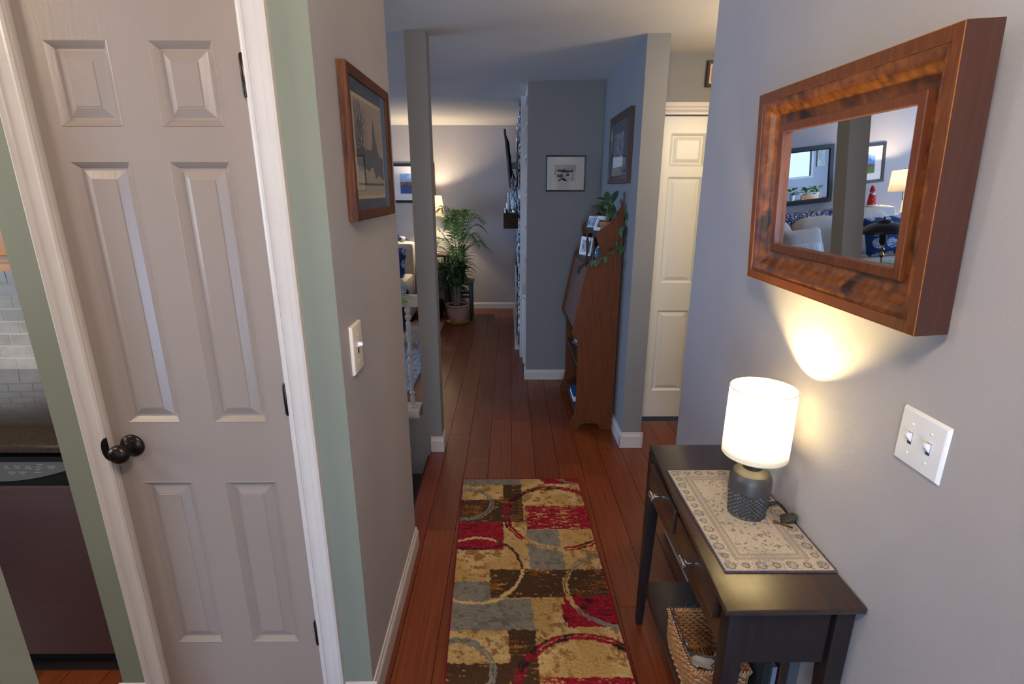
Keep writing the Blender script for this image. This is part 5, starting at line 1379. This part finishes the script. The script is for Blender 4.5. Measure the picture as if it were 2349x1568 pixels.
# ------------------------------------------------------------------ stair railing
rl = thing('stair_railing', (-1.5, YC + .056, .2525), 'white turned baluster railing on the knee wall beside the column', 'railing')
mk('shoe_board', MB().box(-3.55, -.5725, YC - .024, YC + .135, .2525, .292).box(-3.55, -.5725, YC - .012, YC - .0005, .236, .2524).box(-3.55, -.578, YC - .020, YC - .001, .262, .284), 'trim', rl, bevel=.004)
mk('hand_rail', MB().prism([(YC + .030, .955), (YC + .082, .955), (YC + .086, .968), (YC + .092, .985), (YC + .092, 1.012), (YC + .084, 1.024), (YC + .028, 1.024), (YC + .020, 1.012), (YC + .020, .985), (YC + .026, .968)], -3.55, -.549, 'x'), 'trim', rl, angle=20)
bp_ = [(.014, 0), (.014, .006), (.009, .012), (.0155, .045), (.0170, .062), (.0095, .084), (.0185, .092), (.0185, .100), (.0095, .110), (.0145, .20), (.0170, .280), (.0105, .292), (.0195, .303), (.0200, .322), (.0110, .338), (.0195, .352), (.0195, .372), (.0105, .388), (.0140, .48), (.0165, .556), (.0095, .572), (.0195, .584), (.0195, .602), (.0100, .614), (.0200, .628), (.0200, .646), (.012, .664)]
bmesh_ = raw_mesh('baluster', MB().lathe(bp_, (0, 0, 0), 20), 'trim', (0, 0, 0))
for k in range(26): inst('baluster', bmesh_, rl, (-.622 - .113 * k, YC + .056, .2918))
t = thing('hanging_plant', (-.83, YC - .02, .90), 'green striped plant hanging at the hand rail', 'plant')
mk('pot', MB().lathe([(0, 0), (.04, 0), (.055, .10), (.05, .10), (.046, .085), (0, .085)], (-.83, YC - .045, .90), 24), 'pink_pot', t)
mk('hook', MB().tube([(-.83, YC - .045 + .055, .99), (-.83, YC + .012, 1.03), (-.83, YC + .05, 1.026)], .003, 6), 'iron', t)
for i, (ax, ay, sz, zz) in enumerate(((1.0, .0, .27, .62), (.9, .15, .20, .9), (-.8, -.2, .25, .5), (-.3, -.4, .2, .8), (1.0, .05, .24, .3))):
    leaf(t, 'strap', 'leaf_light', (-.83, YC - .045, .985), (ax, ay, zz), sz, .2 * i)

# ------------------------------------------------------------------ plants by the far wall
stl = thing('plant_stool', (-.625, 6.80, 0), 'black square plant stool behind the mauve pot', 'stool')
sx0, sx1, sy0, sy1 = -.79, -.462, 6.62, 6.97
mk('seat', MB().box(sx0, sx1, sy0, sy1, .462, .490), 'black', stl, bevel=.004)
for x in (sx0 + .02, sx1 - .055):
    for y in (sy0 + .02, sy1 - .055):
        mk('leg', MB().box(x, x + .035, y, y + .035, 0, .462), 'black', stl, bevel=.003)
for y in (sy0 + .030, sy1 - .045): mk('stretcher', MB().box(sx0 + .05, sx1 - .05, y, y + .015, .285, .315), 'black', stl, smooth=False)
for x in (sx0 + .030, sx1 - .045): mk('stretcher', MB().box(x, x + .015, sy0 + .05, sy1 - .05, .285, .315), 'black', stl, smooth=False)
pm_ = thing('potted_palm', (-.66, 6.80, .4905), 'feathery palm in a dark pot on the black stool', 'plant')
PC = Vector((-.665, 6.80, .4905))
mk('pot', MB().lathe([(0, 0), (.075, 0), (.105, .17), (.115, .175), (.115, .20), (.100, .20), (.098, .175), (0, .175)], tuple(PC), 28), mat('dark_plant_pot', (.035, .036, .04), .5), pm_)
mk('soil', MB().lathe([(0, .176), (.096, .176), (.09, .182), (0, .185)], tuple(PC), 20), 'soil', pm_)
rg = random.Random(31)
def frond(base, az, reach, rise, droop, nleaf=18, ll=.20, m_='leaf'):
    """arching rachis with paired narrow leaflets"""
    P = []
    N_ = 14
    for i in range(N_):
        t_ = i / (N_ - 1)
        r_ = reach * (t_ ** 1.15)
        P.append(base + Vector((math.cos(az) * r_, math.sin(az) * r_, rise * math.sin(min(t_ * 1.15, 1) * PI / 2) - droop * t_ ** 3)))
    mb = MB()
    mb.tube(P, [.0045 * (1 - .75 * i / (N_ - 1)) for i in range(N_)], 5)
    for k in range(nleaf):
        t_ = .26 + .74 * k / (nleaf - 1)
        i = min(int(t_ * (N_ - 1)), N_ - 2); f_ = t_ * (N_ - 1) - i
        p = P[i].lerp(P[i + 1], f_); d = (P[i + 1] - P[i]).normalized()
        sd = d.cross(Vector((0, 0, 1))).normalized(); upv = sd.cross(d)
        L_ = ll * (1 - .55 * abs(t_ - .5) * 2 * .9) * rg.uniform(.9, 1.1)
        for sgn in (-1, 1):
            v = (sd * sgn * .78 + d * .66 + upv * .10).normalized()
            w_ = d.cross(v).normalized().cross(v).normalized() * .0095
            q1 = p + v * L_ * .45 + Vector((0, 0, -.01 * L_)); q2 = p + v * L_ + Vector((0, 0, -.30 * L_))
            mb.poly([p, q1 - w_, q2, q1 + w_])
    mk('frond', mb, m_, pm_, recalc=False, smooth=False)
cb_ = PC + Vector((0, 0, .18))
for az, reach, rise, droop in ((0.10, .38, .60, .14), (0.7, .28, .72, .06), (1.6, .20, .74, .08), (2.1, .22, .66, .08), (3.3, .40, .56, .14), (3.9, .36, .44, .14), (4.5, .30, .62, .10), (5.1, .24, .74, .06), (5.6, .40, .52, .20), (0.25, .42, .40, .20), (5.95, .36, .70, .12), (3.5, .42, .34, .18), (4.8, .40, .36, .18), (2.9, .22, .78, .05)):
    frond(cb_ + Vector((rg.uniform(-.02, .02), rg.uniform(-.02, .02), 0)), az, reach, rise, droop)
# dracaena in the mauve pot
dc = thing('potted_dracaena', (-.655, 6.500, 0.012), 'dark leafy dracaena in a mauve pot on a yellow saucer', 'plant')
DC = Vector((-.655, 6.500, .012))
mk('pot', MB().lathe([(0, 0), (.092, 0), (.10, .012), (.132, .09), (.142, .14), (.140, .19), (.146, .205), (.153, .212), (.153, .226), (.146, .232), (.134, .230), (.130, .205), (0, .205)], tuple(DC), 40), 'pink_pot', dc)
mk('soil', MB().lathe([(0, .206), (.129, .206), (.12, .212), (0, .214)], tuple(DC), 24), 'soil', dc)
sa = thing('saucer', (-.655, 6.500, 0), 'yellow saucer under the mauve plant pot', 'saucer')
mk('dish', MB().lathe([(0, .0008), (.125, .0008), (.140, .014), (.144, .018), (.140, .019), (.124, .008), (0, .008)], (-.655, 6.5, 0), 36), 'yellow', sa)
tk = MB()
heads = []
for (bx_, by_, tx_, ty_, tz_) in ((-.01, 0, .055, .02, .68), (.02, .01, .00, -.04, .60), (.015, -.01, .08, .06, .83), (-.03, 0, -.12, -.02, .58), (-.035, .01, -.19, .03, .66), (-.02, -.02, -.05, -.05, .74)):
    a = DC + Vector((bx_, by_, .19)); b = DC + Vector((tx_, ty_, tz_))
    m_ = (a + b) / 2 + Vector(((bx_ - tx_) * .2, 0, .04))
    tk.tube([a, m_, b], [.014, .012, .009] if tz_ < .65 else [.016, .013, .01], 8)
    heads.append(b)
mk('trunks', tk, 'stem', dc)
for hi_, b in enumerate(heads):
    n_ = 34 if hi_ != 2 else 40
    for i in range(n_):
        a = i * 2.399 + hi_; t_ = i / n_
        dz = 1.25 - 1.5 * (1 - t_) ** 1.2
        leaf(dc, 'strap', 'leaf_dark', b + Vector((0, 0, -.13 + .19 * t_)), (math.cos(a), math.sin(a), dz), rg.uniform(.15, .21) * (1.05 - .25 * t_), rg.uniform(-.4, .4))
t = thing('floor_pot', (-.965, 6.86, 0), 'low dark brown planter on the floor beside the stool', 'planter')
mk('pot', MB().lathe([(0, 0), (.085, 0), (.075, .03), (.098, .09), (.105, .15), (.092, .20), (.098, .212), (.09, .214), (.082, .19), (0, .19)], (-.965, 6.86, 0), 28), mat('dark_brown_glaze', (.022, .014, .012), .25), t)
mk('soil', MB().lathe([(0, .19), (.083, .19), (0, .20)], (-.965, 6.86, 0.001), 20), 'soil', t)

# ------------------------------------------------------------------ living room seating and lamps
def rbox(x0, x1, y0, y1, z0, z1): return MB().box(x0, x1, y0, y1, z0, z1)
sf = thing('sofa', (-2.3, 6.5, 0), 'long beige sofa along the far living room wall', 'sofa')
SX0, SX1 = -3.34, -1.215
mk('base', rbox(SX0, SX1, 5.98, 6.98, .09, .30), 'beige_cloth', sf, bevel=.02)
mk('backrest', rbox(SX0, SX1, 6.70, 6.98, .30, .985), 'beige_cloth', sf, bevel=.06)
mk('arm', rbox(SX0, SX0 + .16, 5.98, 6.72, .30, .60), 'beige_cloth', sf, bevel=.06)
mk('arm', rbox(SX1 - .17, SX1, 5.98, 6.72, .30, .60), 'beige_cloth', sf, bevel=.06)
sw = (SX1 - .17 - SX0 - .16) / 3
for k in range(3):
    x0_ = SX0 + .16 + k * sw
    mk('seat_cushion', rbox(x0_ + .004, x0_ + sw - .004, 5.96, 6.70, .30, .47), 'beige_cloth', sf, bevel=.04)
    mk('back_cushion', MB(basis((x0_ + sw / 2, 6.60, .70), (1, 0, 0), (0, .96, -.28), (0, .28, .96))).ellipsoid((0, 0, 0), (sw / 2 - .004, .13, .275), 22, 12, pw=.55), 'beige_cloth', sf)
for x in (SX0 + .08, SX1 - .08):
    for y in (6.04, 6.92): mk('foot', rbox(x - .03, x + .03, y - .03, y + .03, .0135 if y < 6.5 else 0, .09), 'walnut', sf, smooth=False)
def pillow(name, c, w_, h_, d_, lean, yaw, m_, label, extra=None):
    cs, sn = math.cos(lean), math.sin(lean); cw, sw_ = math.cos(yaw), math.sin(yaw)
    ex = Vector((cw, sw_, 0)); ey = Vector((-sw_ * sn * 0, 0, 0))
    nrm_ = Vector((sw_ * cs, -cw * cs, sn)); upv = nrm_.cross(ex)
    xf = basis(c, tuple(ex), tuple(-nrm_), tuple(upv.normalized() * (1 if upv.z > 0 else -1)))
    mb = MB(xf)
    n_ = 12
    G = {}
    for s_ in (-1, 1):
        for i in range(n_ + 1):
            for j in range(n_ + 1):
                u, v = 2 * i / n_ - 1, 2 * j / n_ - 1
                pin = 1 - .07 * (1 - u * u) * abs(v) ** 3 - 0
                th = max(0.0, (1 - u ** 4) * (1 - v ** 4)) ** .55
                x_ = u * w_ / 2 * (1 - .06 * (1 - v * v)); z_ = v * h_ / 2 * (1 - .06 * (1 - u * u))
                if s_ == 1 and (i in (0, n_) or j in (0, n_)): G[s_, i, j] = G[-1, i, j]
                else: G[s_, i, j] = mb.pts([(x_, s_ * d_ / 2 * th, z_)])
        for i in range(n_):
            for j in range(n_):
                q = [G[s_, i, j], G[s_, i + 1, j], G[s_, i + 1, j + 1], G[s_, i, j + 1]]
                cn = {(0, 0): 0, (n_ - 1, 0): 1, (n_ - 1, n_ - 1): 2, (0, n_ - 1): 3}.get((i, j))
                if cn is not None: q.pop(cn)
                mb.face(q)
    return mk(name, mb, m_, None, label, 'pillow', origin=c)
pillow('throw_pillow', (-1.42, 6.29, .79), .39, .38, .14, .32, -.25, 'medallion', 'navy pillow with white medallions at the sofa end near the plants')
pillow('throw_pillow', (-2.90, 6.24, .70), .48, .48, .16, .35, .1, 'medallion', 'navy pillow with white medallions seen in the hall mirror beside a black lamp')
pillow('throw_pillow', (-1.93, 6.25, .685), .54, .42, .18, .35, -.1, 'beige_cloth', 'big plain beige pillow on the sofa, seen in the hall mirror')
pillow('throw_pillow', (-1.86, 6.07, .61), .42, .28, .12, .45, .05, 'white_cloth', 'pale striped lumbar pillow before the beige one on the sofa')
kn = MB()
n_ = 60
for k in range(2):
    pass
P = []
x_a, x_b = -2.75, -1.70
rows_ = []
for i in range(n_ + 1):
    u = i / n_
    x_ = x_a + (x_b - x_a) * u
    wob = .006 * math.sin(u * 40) + .004 * math.sin(u * 91)
    prof_ = [(6.685 + wob, .87), (6.682, .94), (6.692, .990 + wob), (6.73, 1.012 + wob), (6.84, 1.016), (6.95, 1.010 + wob), (6.992, .99), (6.999, .90)]
    rows_.append(kn.pts([(x_, a, b) for a, b in prof_]))
for a, b in zip(rows_[:-1], rows_[1:]):
    for k in range(7): kn.face((a + k, a + k + 1, b + k + 1, b + k))
mk('knit_throw', kn, 'knit', None, 'navy and white knitted throw draped over the sofa back', 'blanket', angle=70)
gn = thing('gnome_doll', (-3.165, 6.925, .986), 'red cloth doll with a tall red cap sitting on the sofa back', 'doll')
g = (-3.165, 6.925, .986)
mk('body', MB().lathe([(0, 0), (.055, 0), (.050, .05), (.040, .12), (.030, .16), (0, .165)], g, 20), 'red_cloth', gn)
mk('hem', MB().lathe([(.062, -.0005), (.068, .010), (.056, .022), (.050, .0)], g, 20), 'white_felt', gn)
mk('head', MB().ellipsoid((g[0], g[1], g[2] + .175), (.030, .030, .030), 14, 10), 'skin_felt', gn)
mk('cap', MB().tube([(g[0], g[1], g[2] + .185), (g[0], g[1], g[2] + .22), (g[0] + .004, g[1], g[2] + .245), (g[0] + .012, g[1], g[2] + .262)], [.034, .026, .014, .004], 16), 'red_cloth', gn)
mk('beard', MB().ellipsoid((g[0], g[1] - .020, g[2] + .148), (.024, .016, .026), 12, 8), 'white_felt', gn)
ey_ = MB()
for sx in (-.010, .010): ey_.ellipsoid((g[0] + sx, g[1] - .028, g[2] + .182), (.003, .003, .003), 8, 6)
mk('eyes', ey_, 'black', gn)
mk('nose', MB().ellipsoid((g[0], g[1] - .031, g[2] + .172), (.005, .005, .005), 8, 6), 'skin_felt', gn)
mk('dots', MB().ellipsoid((g[0] - .015, g[1] - .047, g[2] + .06), (.005, .003, .005), 8, 6).ellipsoid((g[0] + .018, g[1] - .044, g[2] + .085), (.005, .003, .005), 8, 6).ellipsoid((g[0] + .012, g[1] - .050, g[2] + .035), (.005, .003, .005), 8, 6).ellipsoid((g[0] - .006, g[1] - .040, g[2] + .11), (.005, .003, .005), 8, 6), 'white_felt', gn, kind='stuff')
bd = thing('bird_figurine', (-1.375, 6.82, .986), 'small navy and white bird ornament on the sofa back', 'figurine')
q = (-1.385, 6.82, .986)
mk('body', MB().ellipsoid((q[0], q[1], q[2] + .038), (.058, .036, .037), 18, 12), mat('white_glaze', (.62, .62, .66), .3), bd)
mk('wing', MB().ellipsoid((q[0] - .022, q[1] - .030, q[2] + .040), (.036, .010, .026), 14, 8), 'photo_water', bd)
mk('tail', MB().hexa([(q[0] + .045, q[1] - .012, q[2] + .040), (q[0] + .045, q[1] + .012, q[2] + .040), (q[0] + .045, q[1] + .012, q[2] + .056), (q[0] + .045, q[1] - .012, q[2] + .056)], [(q[0] + .090, q[1] - .018, q[2] + .020), (q[0] + .090, q[1] + .018, q[2] + .020), (q[0] + .090, q[1] + .018, q[2] + .026), (q[0] + .090, q[1] - .018, q[2] + .026)]), 'book_a', bd)
mk('head', MB().ellipsoid((q[0] - .048, q[1], q[2] + .072), (.024, .022, .021), 14, 10), 'photo_water', bd)
mk('beak', MB().tube([(q[0] - .068, q[1], q[2] + .072), (q[0] - .085, q[1], q[2] + .068)], [.006, .001], 6), 'brass', bd)
# navy ottoman with a pale blue throw
ot = thing('ottoman', (-1.60, 5.55, 0), 'navy upholstered ottoman in front of the beige sofa', 'ottoman')
mk('cushion', rbox(-2.05, -1.135, 5.22, 5.86, .40, .585), 'navy_cloth', ot, bevel=.04)
mk('base', MB().hexa([(-2.0, 5.27, .10), (-1.20, 5.27, .10), (-1.20, 5.81, .10), (-2.0, 5.81, .10)], [(-2.05, 5.22, .40), (-1.135, 5.22, .40), (-1.135, 5.86, .40), (-2.05, 5.86, .40)]), 'navy_cloth', ot, smooth=False)
for x in (-1.95, -1.26):
    for y in (5.31, 5.77): mk('leg', MB().lathe([(.014, .0135), (.022, .10)], (x, y, 0), 12), 'walnut', ot)
th2 = MB()
rows_ = []
for i in range(25):
    u = i / 24
    y_ = 5.24 + .60 * u
    hp = .05 * math.sin(PI * u) + .012 * math.sin(u * 23)
    prof_ = [(-1.62, .588), (-1.56, .66 + hp), (-1.45, .715 + hp + .01 * math.sin(u * 31)), (-1.33, .700 + hp), (-1.22, .66 + hp * .6 + .012 * math.sin(u * 27 + 1)), (-1.145, .600), (-1.125, .560 + .02 * math.sin(u * 19))]
    rows_.append(th2.pts([(a, y_, b) for a, b in prof_]))
for a, b in zip(rows_[:-1], rows_[1:]):
    for k in range(6): th2.face((a + k, a + k + 1, b + k + 1, b + k))
mk('throw_blanket', th2, 'pale_blue', None, 'pale blue and white throw bundled on the navy ottoman', 'blanket', angle=70)
# area rug
mk('living_room_rug', MB().box(-3.6, -.825, 4.10, 6.46, .001, .013), 'living_rug', None, 'mottled blue and cream area rug in the living room', 'rug', smooth=False)

def linen_lamp(c, label, group, tz):
    t = thing('linen_lamp', (c[0], c[1], tz), label, 'lamp', group)
    mk('base', MB().lathe([(0, 0), (.075, 0), (.075, .012), (.03, .022), (.022, .05), (.034, .085), (.040, .14), (.030, .20), (.018, .24), (.022, .25), (.012, .27), (.010, .40)], (c[0], c[1], tz), 28), mat('pale_lamp_base', (.46, .43, .40), .4), t)
    mk('lamp_shade', MB().shell([(.165, c[2]), (.135, c[2] + .25)], (c[0], c[1], 0), 48), 'cloth_shade', t)
    mk('bulb', MB().lathe([(.010, -.02), (.014, 0), (.024, .03), (.026, .05), (.016, .072), (0, .078)], (c[0], c[1], c[2] + .10), 16), bulb_m, t)
    mk('stem', MB().tube([(c[0], c[1], tz + .40), (c[0], c[1], c[2] + .085)], .008, 10), 'brass', t)
    mk('finial', MB().lathe([(.003, c[2] + .18 - tz), (.003, c[2] + .245 - tz), (.008, c[2] + .255 - tz), (.006, c[2] + .268 - tz), (0, c[2] + .275 - tz)], (c[0], c[1], tz), 10), 'brass', t)
    light('linen_lamp_bulb', 'POINT', (c[0], c[1], c[2] + .150), 170, (1.0, .80, .54), .030)
def end_table(c, label, z):
    t = thing('end_table', (c[0], c[1], 0), label, 'table')
    mk('table_top', MB().box(c[0] - .19, c[0] + .19, c[1] - .22, c[1] + .22, z - .025, z), 'walnut', t, bevel=.004)
    for sx in (-1, 1):
        for sy in (-1, 1): mk('leg', MB().box(c[0] + sx * .165 - .018, c[0] + sx * .165 + .018, c[1] + sy * .19 - .018, c[1] + sy * .19 + .018, 0, z - .025), 'walnut', t, smooth=False)
end_table((-1.00, 7.02), 'dark end table at the plant end of the sofa', .82)
linen_lamp((-1.000, 6.95, 1.307), 'lit lamp with linen shade half hidden behind the palm', None, .8205)
end_table((-3.56, 6.92), 'dark end table at the mirror end of the sofa', .62)
linen_lamp((-3.54, 6.90, 1.140), 'lit lamp with linen shade seen at the edge of the hall mirror', None, .6205)
# black dome lamp on a small table, seen in the hall mirror
et = thing('console_stand', (-1.70, 4.55, 0.0135), 'small dark stand carrying the black dome lamp', 'table')
mk('table_top', MB().lathe([(0, .64), (.15, .64), (.15, .662), (0, .662)], (-1.70, 4.55, 0), 32), 'walnut', et)
mk('pedestal', MB().lathe([(.10, .0135), (.10, .025), (.02, .05), (.018, .62), (.05, .64)], (-1.70, 4.55, 0), 20), 'walnut', et)
dl_ = thing('dome_lamp', (-1.70, 4.55, .6625), 'black dome desk lamp with brass stem on the small stand', 'lamp')
q = (-1.70, 4.55, .6625)
mk('base', MB().lathe([(0, 0), (.075, 0), (.075, .008), (.02, .02), (0, .022)], q, 28), 'brass', dl_)
mk('stem', MB().tube([(q[0], q[1], q[2] + .02), (q[0], q[1], q[2] + .12), (q[0], q[1], q[2] + .33)], .007, 10).lathe([(.012, .13), (.020, .15), (.012, .17)], q, 16).lathe([(.010, .185), (.018, .20), (.010, .215)], q, 16), 'brass', dl_)
mk('socket', MB().lathe([(.018, .24), (.028, .26), (.028, .335), (.02, .34)], q, 18), 'black', dl_)
mk('dome', MB().lathe([(.166, .345), (.168, .348), (.166, .362), (.150, .392), (.115, .415), (.070, .428), (.060, .430), (.058, .436), (.045, .448), (.025, .455), (.008, .457), (.006, .468), (.009, .474), (0, .480)], q, 40), 'black', dl_)

# dining table with plants under the window that the black framed mirror shows
dt = thing('dining_table', (-5.0, 2.75, 0), 'dining table with plants under the far window', 'table')
mk('table_top', MB().box(-5.75, -4.3, 2.35, 3.15, .72, .75), 'walnut', dt, bevel=.004)
for x in (-5.68, -4.37):
    for y in (2.42, 3.08): mk('leg', MB().box(x - .03, x + .03, y - .03, y + .03, 0, .72), 'walnut', dt, smooth=False)
for i, (x, y, m_, lb) in enumerate(((-5.30, 2.62, 'candle', 'bushy green plant in a white pot on the dining table'), (-5.02, 2.70, 'terracotta', 'leafy plant in a clay pot on the dining table'), (-4.78, 2.6, 'candle', 'thin stemmed plant in a white pot on the dining table'))):
    t = clay_pot('table_plant', (x, y, .7505), .06, .13, m_, lb)
    rg = random.Random(40 + i)
    for k in range(16):
        a = rg.uniform(0, 2 * PI)
        leaf(t, 'oval', 'leaf' if i else 'leaf_light', (x + .03 * math.cos(a), y + .03 * math.sin(a), .87 + rg.uniform(0, .12)), (math.cos(a), math.sin(a), rg.uniform(.2, 1.2)), rg.uniform(.09, .15), rg.uniform(-.5, .5))
for x in (-5.45, -4.68):
    t = thing('dining_chair', (x, 3.32, 0), 'brown wooden dining chair at the table, ' + ('nearer the living room window' if x < -5 else 'nearer the stairs'), 'chair')
    mk('seat', MB().box(x - .21, x + .21, 3.15, 3.56, .43, .46), 'cab_oak', t, bevel=.005)
    for sx in (-1, 1):
        mk('leg', MB().box(x + sx * .18 - .02, x + sx * .18 + .02, 3.17, 3.21, 0, .43), 'cab_oak', t, smooth=False)
        mk('leg', MB().box(x + sx * .18 - .02, x + sx * .18 + .02, 3.51, 3.55, 0, .92), 'cab_oak', t, smooth=False)
    mk('backrest', MB().box(x - .16, x + .16, 3.515, 3.545, .68, .92), 'cab_oak', t, bevel=.004)
mk('window_valance', MB().box(-5.72, -5.55, 2.135, 2.165, 1.42, 2.2), 'curtain', None, 'patterned curtain beside the far window', 'curtain', smooth=False)
# garden beyond that window
gd = struct('garden_ground', MB().box(-9.5, -3.55, -9, 2.0, -.25, -.20), 'grass', 'pale lawn beyond the far window', 'lawn', smooth=False)
tr = thing('bare_tree', (-6.1, -3.2, -.20), 'bare tree standing on the lawn beyond the far window', 'tree')
tb = MB().tube([(-6.1, -3.2, -.2), (-6.1, -3.2, 1.2), (-6.05, -3.2, 2.0)], [.13, .10, .07], 10)
rg = random.Random(8)
for k in range(14):
    a = rg.uniform(0, 2 * PI); z_ = rg.uniform(1.0, 2.0)
    tb.tube([(-6.09, -3.2, z_), (-6.09 + .35 * math.cos(a), -3.2 + .35 * math.sin(a), z_ + .4), (-6.09 + .8 * math.cos(a), -3.2 + .8 * math.sin(a), z_ + 1.1)], [.04, .025, .008], 6)
mk('trunk', tb, 'bark', tr)
